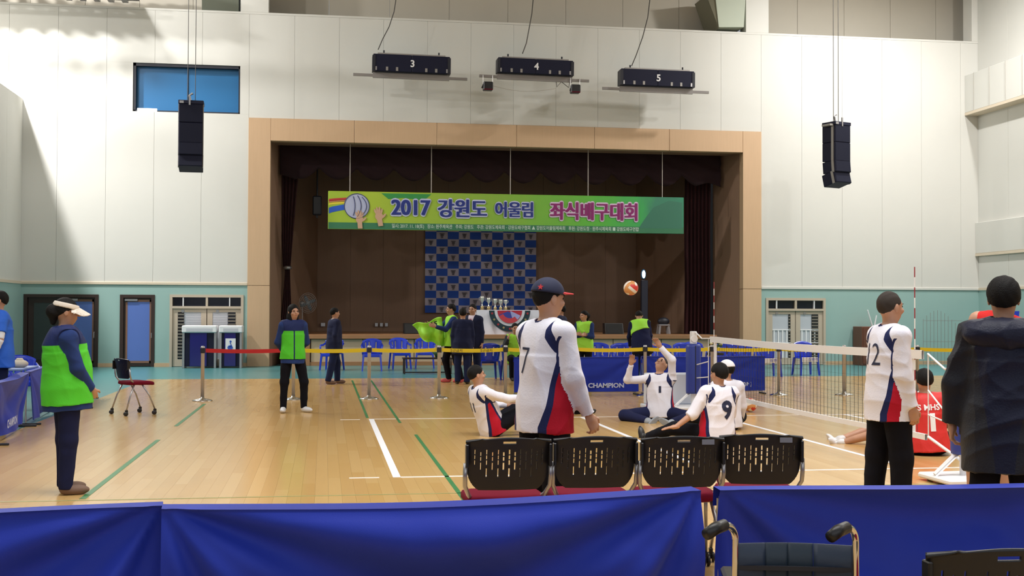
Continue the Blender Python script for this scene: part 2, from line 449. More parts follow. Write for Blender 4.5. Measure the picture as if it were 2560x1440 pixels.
    body = mk('body', (np.concatenate(Vs)*s, np.concatenate(Fs)), M_skin, P0)
    def at(x, y, z): return (hc+HF@np.array([x, y, z]))*s
    if faceon:
        rotH = Matrix([list(r_) for r_ in HF])
        for sd in (1, -1):
            MB().ell(at(.030*sd, .0865, .004), (.013*s, .008*s, .0065*s), 10, 6, rot=rotH).build('eye', M_eye, P0, True)
            MB().ell(at(.031*sd, .0905, .024), (.018*s, .006*s, .0035*s), 10, 6, rot=rotH).build('eyebrow', M_hair, P0, True)
        MB().ell(at(0, .0955, -.052), (.021*s, .005*s, .006*s), 10, 6, rot=rotH).build('mouth', M_lip, P0, True)
    # --- hair
    if hair:
        def hairf(p):
            q = (p-hc)@HF
            d = ellip(p, hc+HF@np.array([0, -.012, .024]), (.087, .105, .104), HF)
            if hair in ('short', 'crop', 'thick'):
                if hair == 'crop': d = d+.006
                if hair == 'thick': d = d-.008
                d = np.maximum(d, .02-(q[:, 2]+.055)-np.clip(-q[:, 1]*.55, -1, .06)-.01)   # lower edge drops at the back
                d = np.maximum(d, np.minimum(q[:, 1]-.060, 9)) if hair == 'crop' else np.maximum(d, q[:, 1]-.082+np.clip(.07-q[:, 2], 0, .05)*.7)
                d = np.maximum(d, (q[:, 1]-.012)-(q[:, 2]-.03)*1.6-.035)
                d = np.maximum(d, -(ellip(p, hc+HF@np.array([.085, 0, -.01]), (.02, .03, .035), HF)))
                d = np.maximum(d, -(ellip(p, hc+HF@np.array([-.085, 0, -.01]), (.02, .03, .035), HF)))
            elif hair == 'bun':
                d = np.maximum(d, (q[:, 1]-.012)-(q[:, 2]-.03)*1.6-.03)
                d = np.maximum(d, -q[:, 2]-.075)
                d = smin(d, ellip(p, hc+HF@np.array([0, -.115, .0]), (.055, .055, .06), HF), .03)
                d = smin(d, rcone(p, hc+HF@np.array([0, -.10, -.03]), hc+HF@np.array([0, -.10, -.10]), .045, .025), .03)
            elif hair == 'long':
                d = np.minimum(d, np.maximum(ellip(p, hc+HF@np.array([0, -.03, -.09]), (.098, .088, .19), HF), -(ellip(p, hc+HF@np.array([0, .07, -.03]), (.06, .09, .13), HF))))
                d = np.maximum(d, -(ellip(p, hc+HF@np.array([0, .10, -.02]), (.062, .07, .085), HF)))
                d = np.maximum(d, -q[:, 2]-.22)
            d = d+.0014*np.sin(q[:, 0]*130+3*np.sin(q[:, 2]*30))*(q[:, 2] < .3)
            return d
        lo = hc-np.array([.2, .2, .3]); hi = hc+np.array([.2, .2, .16])
        mk('hair', (lambda VF: (VF[0]*s, VF[1]))(nets(hairf, lo, hi, min(h, .008))), hairmat or M_hair, P0)
    if cap:
        def capf(p):
            q = (p-hc)@HF
            d = ellip(p, hc+HF@np.array([0, -.008, .030]), (.095, .113, .108), HF)
            return np.maximum(d, .035-q[:, 2]-np.clip(q[:, 1]*.10, -.02, .02))
        def brimf(p):
            q = (p-hc)@HF
            x = q[:, 0]; y = q[:, 1]-.085; zc = .047-1.9*x*x-.10*np.clip(y, 0, 1)
            d = np.maximum(np.hypot(x/.078, y/.092)-1, -10)*.07
            return np.maximum(d, np.abs(q[:, 2]-zc)-.004)
        def bandf(p):
            q = (p-hc)@HF
            d = np.abs(ellip(p, hc+HF@np.array([0, -.008, .028]), (.091, .11, .108), HF))-.006
            return np.maximum(d, np.abs(q[:, 2]-.055+.15*q[:, 1])-.022)
        sc = lambda VF: (VF[0]*s, VF[1])
        if cap[0] == 'cap':
            co = mk('cap', sc(nets(capf, hc-.18, hc+.2, .007)), cap[1], P0)
            mk('cap_brim', sc(nets(brimf, hc-.22, hc+.25, .0045)), cap[2], co)
        else:
            def vis(p):
                q = (p-hc)@HF; x = q[:, 0]; y = q[:, 1]-.07; zc = .060-6.5*x*x-.50*np.clip(y, 0, 1)
                d = (np.hypot(x/.105, y/.135)-1)*.09
                return np.maximum(np.maximum(d, np.abs(q[:, 2]-zc)-.005), -(q[:, 1]-.03))
            co = mk('sun_visor', sc(nets(bandf, hc-.2, hc+.2, .006)), cap[1], P0)
            mk('visor_brim', sc(nets(vis, hc-.25, hc+.3, .005)), cap[2], co)
    if 1:
        def hullf(p, e):
            q = (p-pel)@T; z = q[:, 2]
            rx = np.interp(z, [-.4, -.15, 0, .12, .33], [.196, .196, .190, .168, .160])*gx+e
            ry = np.interp(z, [-.4, -.15, 0, .12, .33], [.136, .136, .133, .122, .110])*gy+e
            return np.maximum((np.hypot(q[:, 0]/rx, q[:, 1]/ry)-1)*.13, z-.30)
    # --- trousers
    out = {'T': T, 'pel': pel, 's': s, 'root': P0, 'hc': hc, 'HF': HF}
    if bottom:
        e, e2, cut = bottom.get('e', .018), bottom.get('e2', .022), bottom.get('cut', 1.0)
        def trf(p):
            d = np.maximum(ellip(p, pel-up*.01, (.165*gx+e, .118*gy+e, .13+e), T), (p-pel)@up-.0)
            for sd in (1, -1):
                hp, kn, an, k_, ft = leg[sd]
                l = rcone(p, hp, kn, .088+e, .060+e)
                if cut > .5:
                    l = smin(l, rcone(p, kn, an, .060+e, .040+e2), .03); l = np.maximum(l, (p-an)@k_-.02)
                else:
                    td = nrm(kn-hp); l = np.maximum(rcone(p, hp, kn, .094+e, .075+e), (p-(hp+td*.36))@td)
                if nrm(kn-hp)@up < -.5: l = np.maximum(l, (p-pel)@up-.0)
                d = smin(d, l, .02)
            return d
        pts = np.array([pel]+[l[i] for l in leg.values() for i in (0, 1, 2)])
        mk(bottom.get('name', 'trousers'), (lambda VF: (VF[0]*s, VF[1]))(nets(trf, pts.min(0)-.17, pts.max(0)+.17, h)), bottom['m'], P0, wr=.0025, wseed=seedw)
    if shoes:
        for sd in (1, -1):
            hp, kn, an, k_, ft = leg[sd]
            flat = k_[2] < -.6
            f2 = nrm([ft[0], ft[1], 0]) if flat else ft
            upv = np.array([0, 0, 1.]) if flat else nrm(-k_)
            SF = frame(upv, 0, f2); c0 = an+f2*.055-upv*.045
            if flat: c0[2] = max(.045, 0)
            def sf(p):
                q = (p-c0)@SF
                d = ellip(p, c0+f2*.03-upv*.005, (.046, .115, .045), SF)
                d = smin(d, ellip(p, c0-f2*.055+upv*.012, (.038, .055, .050), SF), .03)
                d = smin(d, rcone(p, c0-f2*.055+upv*.03, c0-f2*.06+upv*.06, .042, .040), .02)
                return np.maximum(d, -q[:, 2]-.042)
            mk('shoe', (lambda VF: (VF[0]*s, VF[1]))(nets(sf, c0-.2, c0+.2, min(h, .009))), shoes, P0)
    # --- top garment
    if top:
        e = top.get('e', .020)*loose; hem = top.get('hem', shirt_hem); kind = top.get('kind', 'plain')
        se = top.get('se', .014)*loose
        def arms(p, cutpl=True):
            ds = []
            for sd in (1, -1):
                sh, el, wr, u_, f_ = arm[sd]
                if sleeve == 'none':
                    continue
                if sleeve == 'short':
                    d = np.maximum(rcone(p, sh, el, .055+se+.006, .046+se+.010), (p-(sh+u_*.20))@u_)
                elif sleeve == 'three':
                    d = smin(rcone(p, sh, el, .055+se, .046+se+.006), np.maximum(rcone(p, el, wr, .046+se, .034+se), (p-(el+f_*.06))@f_), .02)
                else:
                    d = smin(rcone(p, sh, el, .050+se, .042+se), rcone(p, el, wr-f_*.005, .042+se, .028+se), .025)
                    d = np.maximum(d, (p-(wr-f_*.002))@f_)
                ds.append(d)
            return ds
        def shf(p):
            q = (p-pel)@T
            d = torso(p, e)
            ec = hullf(p, e)
            d = smin(d, ec, .03)
            for a in arms(p): d = smin(d, a, .035)
            d = np.maximum(d, -q[:, 2]-hem)
            d = np.maximum(d, -(rcone(p, pel+up*.505, pel+up*.62, .060, .075)))
            if sleeve == 'none':
                for sd in (1, -1): d = np.maximum(d, -(ellip(p, shR+rt*.045 if sd > 0 else shL-rt*.045, (.045, .2, .10), T)))
            return d
        pts = np.array([neck, shR, shL, pel-up*(hem+.02)]+([a[i] for a in arm.values() for i in (1, 2)] if sleeve != 'none' else []))
        V, F = nets(shf, pts.min(0)-.13-.125*gy*1.1-e, pts.max(0)+.13+.125*gy*1.1+e, h)
        q = (V-pel)@T; att = {}
        if kind == 'jersey':
            dt = torso(V, e); da = np.minimum.reduce([rcone(V, arm[sd][0]+arm[sd][3]*.045, arm[sd][1], .075, .075) for sd in (1, -1)]+[rcone(V, arm[sd][1], arm[sd][2], .075, .06) for sd in (1, -1)])
            far = np.minimum(dt, hullf(V, e)) > .022
            ont = (da-dt > .0)|(q[:, 2] < .10)
            ax_ = np.abs(q[:, 0]); z = q[:, 2]
            top_z = .335; w = np.clip((top_z-z)*.205, -.1, .095)+.012; yy = np.abs(q[:, 1]+.010)
            side = (ax_ > .06)
            red = np.where(side, w-yy, -.05); red = np.where(z < top_z-.02, red, -.05)
            navy = np.where(side, w+.030-yy, -.05); navy = np.where(z < top_z+.06, navy, -.05)
            # dark patch running from the armhole up over the back of the shoulder
            cxp = .128+.05*np.clip((.47-z)/.15, 0, 1); wp = .034-np.abs(z-.42)*.30
            patch = np.minimum(wp-np.abs(ax_-cxp), (z-.33)*1.0)
            seam = .006-np.abs(da-dt); seam = np.minimum(seam, np.minimum(z-.20, .43-z))
            att['navy'] = np.maximum(np.maximum(np.where(da-dt > -.035, patch, -.02), seam), np.where((da-dt > -.012) & ~far, navy, -.02))
            att['red'] = np.where((da-dt > -.012) & ~far, red, -.02)
            cuff = np.full(len(V), -1.0)
            att['navy'] = np.maximum(att['navy'], np.where(np.abs(ellip(V, neck+up*.008, (.075, .075, .03), T)) < .012, .01, -.02))
        if kind == 'suit':
            opening = (.055-(.42-q[:, 2])*.16)-np.abs(q[:, 0]); att['navy'] = np.where((q[:, 1] > 0) & (q[:, 2] > .10), opening, -.02)
            att['red'] = np.where((q[:, 1] > 0) & (q[:, 2] > .10) & (q[:, 2] < .46), .022-np.abs(q[:, 0]), -.02)
        if kind == 'halves':   # darker sides of a quilted coat, seams
            att['red'] = (np.abs(q[:, 0])-.10-.05*np.sin(q[:, 2]*4))
        so = mk(top.get('name', 'shirt'), (V*s, F), top['m'], P0, att, wr=top.get('wr', .0045), wseed=seedw+3)
        out['shirt'] = so
        if top.get('hood'):
            def hood(p):
                d = rcone(p, neck-fw*.05+rt*.15-up*.03, neck-fw*.05-rt*.15-up*.03, .085, .085)
                d = smin(d, ellip(p, neck-fw*.13-up*.05, (.21, .085, .10), T), .05)
                d = smin(d, rcone(p, neck+fw*.07+rt*.10, neck+fw*.05-rt*.10, .06, .06), .05)
                return np.maximum(d, -rcone(p, neck+up*.03, neck+up*.2, .072, .10))
            mk('hood', (lambda VF: (VF[0]*s, VF[1]))(nets(hood, neck-.3, neck+.25, h)), top['m'], P0, wr=.006, wseed=5)
        if top.get('collar'):
            def colf(p):
                d = np.abs(rcone(p, pel+up*.475, pel+up*.56, .072, .062))-.006
                return np.maximum(np.maximum(d, (p-(pel+up*.535))@up), -((p-(pel+up*.475))@up))
            mk('collar', (lambda VF: (VF[0]*s, VF[1]))(nets(colf, neck-.12, neck+.12, .007)), top['collar'], P0)
    if vest:
        e = (top.get('e', .02)*loose if top else .02)+.012; vh = vest.get('hem', .10); vt = vest.get('from', -1)
        def vf(p):
            q = (p-pel)@T; d = torso(p, e)
            ec = hullf(p, e)
            d = smin(d, ec, .03); d = np.maximum(d, -q[:, 2]-vh)
            if vt > -1: d = np.maximum(d, vt+vest.get('slant', 0)*q[:, 0]-q[:, 2])
            d = np.maximum(d, -(rcone(p, pel+up*.50, pel+up*.62, .075, .10)))
            for sd in (1, -1):
                sh = arm[sd][0]
                d = np.maximum(d, -(ellip(p, sh+rt*sd*.030-up*.04, (.045, .2, .105), T)))
            return d
        V, F = nets(vf, pel-up*.1-.33, pel+up*.4+.33, h)
        q = (V-pel)@T; att = {}
        yk = q[:, 2]-vest.get('yoke', 9)
        zip_ = np.where(q[:, 1] > 0, .010-np.abs(q[:, 0]-.0), -.02)
        att['navy'] = np.maximum(yk, zip_ if vest.get('zip') else -.02)
        out['vest'] = mk('vest', (V*s, F), vest['m'], P0, att, wr=.004, wseed=seedw+9)
    return out

def decal(P, target, body, size, u0, v0, m_, front=False, name='number', offset=.012, sx=1, tilt=0, out=.004, parent=None, twist=0):
    """digits laid on the cloth: each corner dropped on the garment's surface"""
    T, pel, s = P['T'], P['pel'], P['s']; rt, fw, up = T[:, 0], T[:, 1], T[:, 2]
    if twist: rt, fw = rt*cos(twist)+fw*sin(twist), fw*cos(twist)-rt*sin(twist)
    o = P[target]; me = o.data
    bvh = BVHTree.FromPolygons([v.co[:] for v in me.vertices], [p.vertices[:] for p in me.polygons])
    v, f = text_mesh(body, size, offset, sx=sx)
    bm = bmesh.new(); vs = [bm.verts.new(x) for x in v]
    for q in f:
        try: bm.faces.new([vs[i] for i in q])
        except Exception: pass
    bmesh.ops.triangulate(bm, faces=bm.faces)
    for _ in range(5):
        ed = [e for e in bm.edges if e.calc_length() > .022]
        if not ed: break
        bmesh.ops.subdivide_edges(bm, edges=ed, cuts=1); bmesh.ops.triangulate(bm, faces=bm.faces)
    sgn = 1 if front else -1; rx = -rt if front else rt
    for w in bm.verts:
        a, b = w.co.x*cos(tilt)-w.co.y*sin(tilt), w.co.x*sin(tilt)+w.co.y*cos(tilt)
        pt = (pel+rx*(a+u0)+up*(b+v0))*s
        st = pt+fw*sgn*.6; hit, n, i, d = bvh.ray_cast(Vector(st), Vector(-fw*sgn))
        w.co = (hit+Vector(fw*sgn)*out) if hit else Vector(pt+fw*sgn*.15)
    me2 = bpy.data.meshes.new(name); bm.to_mesh(me2); bm.free(); me2.materials.append(m_)
    ob = bpy.data.objects.new(name, me2); COL.objects.link(ob); ob.parent = o; return ob

# ================================================================== THE HALL
YW = 22.5
XL, XR = -8.6, 18.65
# floor: teal surround and wood court boards
fl = MB().box(-16, 22, -16, 30, -.2, -.012).build('floor', M_tealfloor); struct(fl)
MB().box(-16, -4.47, -16, YW+.8, -.02, -.001).box(-4.47, 22, 16.42, YW+.8, -.02, -.001).build('teal_surface', M_tealfloor, fl)
def wood_material():
    m = bpy.data.materials.new('maple_boards'); m.use_nodes = True; nt = m.node_tree; b = nt.nodes['Principled BSDF']
    at = nt.nodes.new('ShaderNodeAttribute'); at.attribute_name = 'tone'
    cr = nt.nodes.new('ShaderNodeValToRGB'); e = cr.color_ramp.elements
    e[0].color = (.54, .325, .115, 1); e[1].color = (.60, .385, .155, 1)
    nt.links.new(at.outputs['Fac'], cr.inputs[0])
    tc = nt.nodes.new('ShaderNodeTexCoord'); mp = nt.nodes.new('ShaderNodeMapping'); mp.inputs['Scale'].default_value = (12, 1.2, 1)
    no = nt.nodes.new('ShaderNodeTexNoise'); no.inputs['Scale'].default_value = 2.0; no.inputs['Detail'].default_value = 4
    nt.links.new(tc.outputs['Object'], mp.inputs[0]); nt.links.new(mp.outputs[0], no.inputs['Vector'])
    mx = nt.nodes.new('ShaderNodeMix'); mx.data_type = 'RGBA'; mx.blend_type = 'MULTIPLY'; mx.inputs[0].default_value = .05
    nt.links.new(cr.outputs[0], mx.inputs[6]); nt.links.new(no.outputs['Fac'], mx.inputs[7]); nt.links.new(mx.outputs[2], b.inputs['Base Color'])
    b.inputs['Roughness'].default_value = .20; b.inputs['Specular IOR Level'].default_value = .55
    n2 = nt.nodes.new('ShaderNodeTexNoise'); n2.inputs['Scale'].default_value = 3.0; nt.links.new(tc.outputs['Object'], n2.inputs['Vector'])
    bp = nt.nodes.new('ShaderNodeBump'); bp.inputs['Strength'].default_value = .03; bp.inputs['Distance'].default_value = .02
    nt.links.new(n2.outputs['Fac'], bp.inputs['Height']); nt.links.new(bp.outputs[0], b.inputs['Normal'])
    return m
M_wood = wood_material()
BW, BL = .11, 1.8
boards = []; x = -4.47; ci = 0
while x < 20:
    y = -14-(ci*.73 % BL)
    while y < 16.42:
        y1 = min(y+BL, 16.42)
        if y1-y > .05: boards.append((x, min(x+BW, 20.2), y, y1, RNG.rand()))
        y += BL
    x += BW; ci += 1
def bmesh_board(mb, b, tones):
    x0, x1, y0, y1, t = b; g = .0004; z = -.0003*t
    mb.nb = -1; mb.box(x0+g, x1-g, y0+g, y1-g, -.012, z); tones += [t]*8
def board_obj(name, bl):
    mb = MB(); tn = []
    for b in bl: bmesh_board(mb, b, tn)
    o = mb.build(name, M_wood, fl); a = o.data.attributes.new('tone', 'FLOAT', 'POINT'); a.data.foreach_set('value', tn); return o
vis = [b for b in boards if b[2] > -6.2 and b[3] < 6 and -4.5 < b[0] < 6]
vis.sort(key=lambda b: b[2]); near = vis[:300]; ns = set(id(b) for b in near)
for b in near: board_obj('floor_board', [b])
board_obj('floor_boards_far', [b for b in boards if id(b) not in ns])['kind'] = 'stuff'
def line(x0, x1, y0, y1, m_, nm='floor_line', z=.0022): MB().box(x0, x1, y0, y1, -.001, z).build(nm, m_, fl)
line(-.035, .035, 0, 6.03, M_tape, 'court_line')
line(.035, 10, -.03, .03, M_tape2, 'court_line'); line(.035, 10, 5.97, 6.03, M_tape2, 'court_line')
line(2.97, 3.03, .03, 5.97, M_tape, 'court_line'); line(4.97, 5.03, .03, 5.97, M_tape, 'court_line'); line(6.97, 7.03, .03, 5.97, M_tape, 'court_line')
line(9.97, 10.03, -.03, 6.03, M_tape, 'court_line')
for y in (0, 5.95): line(-.43, -.16, y-.025, y+.025, M_tape2, 'service_mark')
line(-.065, -.027, 6.2, 15.6, M_green, 'green_court_line')
line(.345, .383, 5.4, 15.6, M_green, 'green_court_line'); line(.435, .475, -4.5, 3.8, M_green, 'green_court_line')
line(-2.59, -2.54, -.95, 3.55, M_green, 'green_court_line'); line(-2.59, -2.54, 5.25, 9.1, M_green, 'green_court_line')
line(-4.4, 5.2, -1.04, -1.015, M_olive, 'olive_court_line')

# ---- back wall
wb = MB()
wb.box(-16, -2.72, YW+.25, YW+.45, 0, 9.68).box(11.86, 20, YW+.25, YW+.45, 0, 9.68).box(-2.72, 11.86, YW+.25, YW+.45, 6.7, 9.68)
wall = wb.build('wall_back', M_wallback); struct(wall)
def panel(x0, x1, z0, z1, y=YW, m_=M_wall, nm='wall_panel', holes=()):
    for hx0, hx1, hz0, hz1 in holes:
        if hx0 < x1 and hx1 > x0 and hz0 < z1 and hz1 > z0:
            if hz1 < z1: panel(x0, x1, hz1, z1, y, m_, nm)
            if hz0 > z0: panel(x0, x1, z0, hz0, y, m_, nm)
            if hx0 > x0+.02: panel(x0, hx0, max(z0, hz0), min(z1, hz1), y, m_, nm)
            if hx1 < x1-.02: panel(hx1, x1, max(z0, hz0), min(z1, hz1), y, m_, nm)
            return
    g = .0022
    MB().box(x0+g, x1-g, y, y+.26, z0, z1, bev=.002).build(nm, m_, wall)
BWIN = (-5.77, -2.96, 6.86, 8.17)
x = -2.72
while x > -15: panel(x-1.245, x, 2.27, 9.60, holes=[BWIN]); x -= 1.245
for i in range(12): panel(-2.72+1.215*i, -2.72+1.215*(i+1), 6.77, 9.60)
for i in range(6): panel(11.86+1.245*i, min(11.86+1.245*(i+1), 19.5), 2.27, 9.60)
# pillars beside the upper bays and the bays themselves
for x0, x1 in ((-2.96, -2.21), (11.4, 12.09), (18.46, 19.5)): MB().box(x0, x1, YW, YW+.5, 9.66, 12.6, bev=.005).build('bay_pillar', M_wall, wall)
MB().box(-16, 20, YW, YW+1.5, 9.604, 9.66).build('bay_ledge', M_wall, wall)
for x0, x1, n in ((-16, -2.9, 9), (-2.3, 11.5, 8), (12.0, 19.5, 5)):
    w = (x1-x0)/n
    for i in range(n): MB().box(x0+w*i+.004, x0+w*(i+1)-.004, YW+1.3, YW+1.4, 9.66, 12.6, bev=.004).build('bay_panel', M_bay, wall)
# teal wainscot with its openings
M_cap = M_trimc
def wains(x0, x1): MB().box(x0, x1, YW, YW+.3, 0, 2.2).build('wainscot_panel', M_teal, wall); MB().box(x0, x1, YW-.025, YW+.01, 0, .10).build('baseboard', M_frame, wall)
for a, b in ((-16, -8.5), (-6.6, -6.05), (-5.15, -4.76), (-2.82, -2.72), (11.86, 12.0), (13.82, 18.7)): wains(a, b)
for a, b, z in ((-8.5, -6.6, 1.93), (-6.05, -5.15, 1.93), (-4.76, -2.82, 1.94), (12.0, 13.82, 1.94)): MB().box(a, b, YW, YW+.3, z, 2.2).build('wainscot_panel', M_teal, wall)
t1 = MB().box(-16, -2.72, YW-.035, YW+.02, 2.195, 2.275, bev=.01).build('trim_1', M_trimc); struct(t1)
t2 = MB().box(11.86, 18.66, YW-.035, YW+.02, 2.195, 2.275, bev=.01).build('trim_2', M_wall); struct(t2)

# ---- proscenium frame
fr = MB().box(-2.72, -2.13, YW-.03, YW+.27, 0, 2.19, bev=.006).build('trim_3', M_frame); struct(fr)
for (a, b, c, d) in ((-2.72, -2.13, 2.2, 6.765), (11.3, 11.86, 0, 2.19), (11.3, 11.86, 2.2, 6.765)): MB().box(a, b, YW-.03, YW+.27, c, d, bev=.006).build('frame_board', M_frame, fr)
xs = [-2.13, .13, 2.41, 4.66, 6.9, 9.1, 11.3]
for a, b in zip(xs, xs[1:]): MB().box(a+.004, b-.004, YW-.03, YW+.27, 6.15, 6.765, bev=.006).build('frame_board', M_frame, fr)
MB().box(-2.13, 11.3, YW+.27, YW+.9, 6.16, 6.3).build('soffit', M_stagew2, fr)

# ---- stage box
def quadwall(mb, p, q, z0, z1, th=.08):
    (x0, y0), (x1, y1) = p, q; d = Vector((x1-x0, y1-y0)).normalized(); n = Vector((-d.y, d.x))*th
    v = [(x0, y0, z0), (x1, y1, z0), (x1+n.x, y1+n.y, z0), (x0+n.x, y0+n.y, z0)]; v += [(a, b, z1) for a, b, _ in v]
    return mb.add(v, [(0, 3, 2, 1), (4, 5, 6, 7), (0, 1, 5, 4), (1, 2, 6, 5), (2, 3, 7, 6), (3, 0, 4, 7)])
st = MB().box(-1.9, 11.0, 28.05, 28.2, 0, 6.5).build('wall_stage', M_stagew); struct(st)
def splay(p, q, n, z0=0, z1=6.5, th=.08, m_=None, gap=.006):
    L = math.hypot(q[0]-p[0], q[1]-p[1])
    for i in range(n):
        a, b = (i+gap/L*n/2)/n, (i+1-gap/L*n/2)/n
        pa = (p[0]+(q[0]-p[0])*a, p[1]+(q[1]-p[1])*a); pb = (p[0]+(q[0]-p[0])*b, p[1]+(q[1]-p[1])*b)
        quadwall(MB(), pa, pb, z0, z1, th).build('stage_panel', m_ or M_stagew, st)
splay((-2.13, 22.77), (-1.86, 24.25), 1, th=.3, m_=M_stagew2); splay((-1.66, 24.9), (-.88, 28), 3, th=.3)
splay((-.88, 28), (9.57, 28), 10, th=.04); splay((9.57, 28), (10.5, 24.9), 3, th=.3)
splay((10.98, 24.25), (11.3, 22.77), 1, th=.3, m_=M_stagew2)
MB().box(-3, 12, 22.9, 28.2, 6.45, 6.6).box(-3.4, -2.4, 22.8, 28.2, 0, 6.5).box(11.6, 12.4, 22.8, 28.2, 0, 6.5).build('stage_shell', M_dark, st)
# deck
dk = thing('stage', 'raised wooden stage platform with pale front panels under the banner', 'stage', (4.7, 25.4, 0))
dk['kind'] = 'structure'
MB().box(-5.95, 5.93, -2.6, 2.6, .74, .86, bev=.01).build('stage_edge', M_stagee, dk)
for i in range(8):
    a = -5.72+i*1.43; MB().box(a+.01, a+1.42, -2.5, -2.45, .10, .73, bev=.004).build('front_panel', M_stagef, dk)
MB().box(-5.9, -5.74, -2.56, -2.4, 0, .74, bev=.006).box(5.74, 5.9, -2.56, -2.4, 0, .74, bev=.006).build('corner_post', M_stagee, dk)
MB().box(-5.74, 5.74, -2.53, -2.4, 0, .10).build('kick_board', M_stagee, dk)
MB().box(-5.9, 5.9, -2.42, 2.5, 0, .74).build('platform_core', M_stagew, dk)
for s_ in (0, 1):
    bx0, bx1 = ((-2.1, -1.3) if s_ == 0 else (10.7, 11.25))
    t = thing('stage_steps', ('dark wooden steps in the recess left of the stage platform', 'dark wooden steps in the recess right of the stage platform')[s_], 'steps', (0, 0, 0))
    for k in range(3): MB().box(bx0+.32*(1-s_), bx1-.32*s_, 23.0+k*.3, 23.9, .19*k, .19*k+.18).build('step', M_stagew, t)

# ---- curtains on the stage
def pleats(x0, x1, z0, z1, y, amp, n, wfun=None, nz=24):
    nx = n*8; v = []; f = []
    for j in range(nz+1):
        z = z0+(z1-z0)*j/nz
        a, b = (x0, x1) if wfun is None else wfun(z)
        for i in range(nx+1):
            u = i/nx; v.append((a+(b-a)*u, y+amp*sin(u*n*2*pi+.4*sin(z*2))*(1 if wfun is None else (b-a)/(x1-x0)), z))
    for j in range(nz):
        for i in range(nx): a = j*(nx+1)+i; f.append((a, a+1, a+nx+2, a+nx+1))
    return MB().add(v, f)
def legw(z):
    t = abs(z-2.75)/2.75; k = .07+.20*min(1, t)**1.3; c = -1.70+.05*(z-2.75)/3
    return (c-k, c+k) if z < 2.75 else (-1.96+(.13)*(1-min(1, (z-2.75)/2.6)), -1.42-.20*(1-min(1, (z-2.75)/2.6)))
c1 = pleats(-1.96, -1.42, .87, 6.4, 24.15, .06, 5, legw, 40).build('curtain', M_curtain2, smooth=True)
tag(c1, 'narrow dark red stage curtain tied in at its middle, left of the stage', 'curtain')
MB().lathe([(.10, -.05), (.12, 0), (.10, .05)], (-1.70, 24.15, 2.75), 14).build('tieback', M_silver, c1, True)
c2 = pleats(10.06, 10.87, .87, 6.4, 24.15, .07, 7).build('curtain', M_curtain2, smooth=True)
tag(c2, 'wide dark red stage curtain hanging straight, right of the stage', 'curtain')
# scalloped valance: 13 swags
v = []; f = []; nsw = 13; per = 1.075; x0v = -1.92; nx = nsw*14; nz = 12
def vbot(x):
    u = ((x-.24) / 1.063) % 1; return 5.60-.36*sin(pi*u)**.8
for j in range(nz+1):
    for i in range(nx+1):
        x = x0v+(11.0-x0v)*i/nx; zb = vbot(x) if x > -1.45 and x < 10.2 else 5.25-.1*sin(x*4); z = 6.42+(zb-6.42)*j/nz
        u = ((x-.24)/1.063) % 1
        v.append((x, 23.6-.10*sin(pi*u)*j/nz+.03*sin((x*2+z*5)*3)-.012*sin(z*38+8*sin(pi*u)), z))
for j in range(nz):
    for i in range(nx): a = j*(nx+1)+i; f.append((a, a+1, a+nx+2, a+nx+1))
vo = MB().add(v, f).build('valance', M_curtain, smooth=True)
md = vo.modifiers.new('s', 'SOLIDIFY'); md.thickness = .02
tag(vo, 'scalloped dark red valance across the top of the stage opening', 'valance')

# ---- side walls, ceiling
wl = MB().box(XL-.3, XL, -16, YW, 0, 7.1).build('wall_left', M_bay); struct(wl)
for k in range(14):
    y1 = YW-k*1.6
    if y1 < 6: break
    MB().box(XL, XL+.02, y1-1.596, y1-.004, 2.27, 7.1, bev=.004).build('wall_panel', M_wall, wl)
MB().box(XL, XL+.03, 0, YW, 0, 2.2).build('wainscot_panel', M_teal, wl)
MB().box(XL, XL+.05, 0, YW, 2.2, 2.27).build('wall_rail', M_trimc, wl)
gal = MB().box(-14.4, -14.2, -16, YW, 0, 12.6).build('wall_gallery', M_wall); struct(gal)
MB().box(-14.2, XL-.3, -16, YW, 6.6, 7.1).build('gallery_floor', M_wall, gal)
wr_ = MB().box(XR+.05, XR+.4, -16, YW, 0, 12.6).build('wall_right', M_bay); struct(wr_)
for k in range(14):
    y1 = YW-k*1.6
    if y1 < 6: break
    for z0, z1 in ((2.27, 12.6),): MB().box(XR, XR+.05, y1-1.596, y1-.004, z0, z1, bev=.004).build('wall_panel', M_wall, wr_)
MB().box(XR, XR+.06, 0, YW, 0, 2.2).build('wainscot_panel', M_teal, wr_)
MB().box(XR-.03, XR+.02, 0, YW, 2.2, 2.27).build('wall_rail', M_trimc, wr_)
MB().box(XR-.42, XR, 4, YW-.002, 7.5, 8.62, bev=.01).build('wall_band', M_wall, wr_)
MB().box(XR-.43, XR, 4, YW-.003, 7.42, 7.498).build('band_underside', M_trimc, wr_)
MB().box(XR-.10, XR, 4, YW-.002, 3.30, 4.22, bev=.01).build('wall_band', M_wall, wr_)
MB().box(XR-.11, XR, 4, YW-.003, 3.22, 3.298).build('band_underside', M_trimc, wr_)
for k in range(28):
    y = YW-.5-k*.42
    MB().box(XR-.435, XR-.42, y-.012, y, 7.5, 8.62).build('band_joint', M_wallback, wr_) if k % 2 == 0 else None
ce = MB().box(-16, 20, -9, 24.2, 12.6, 12.8).build('ceiling', M_bay); struct(ce)
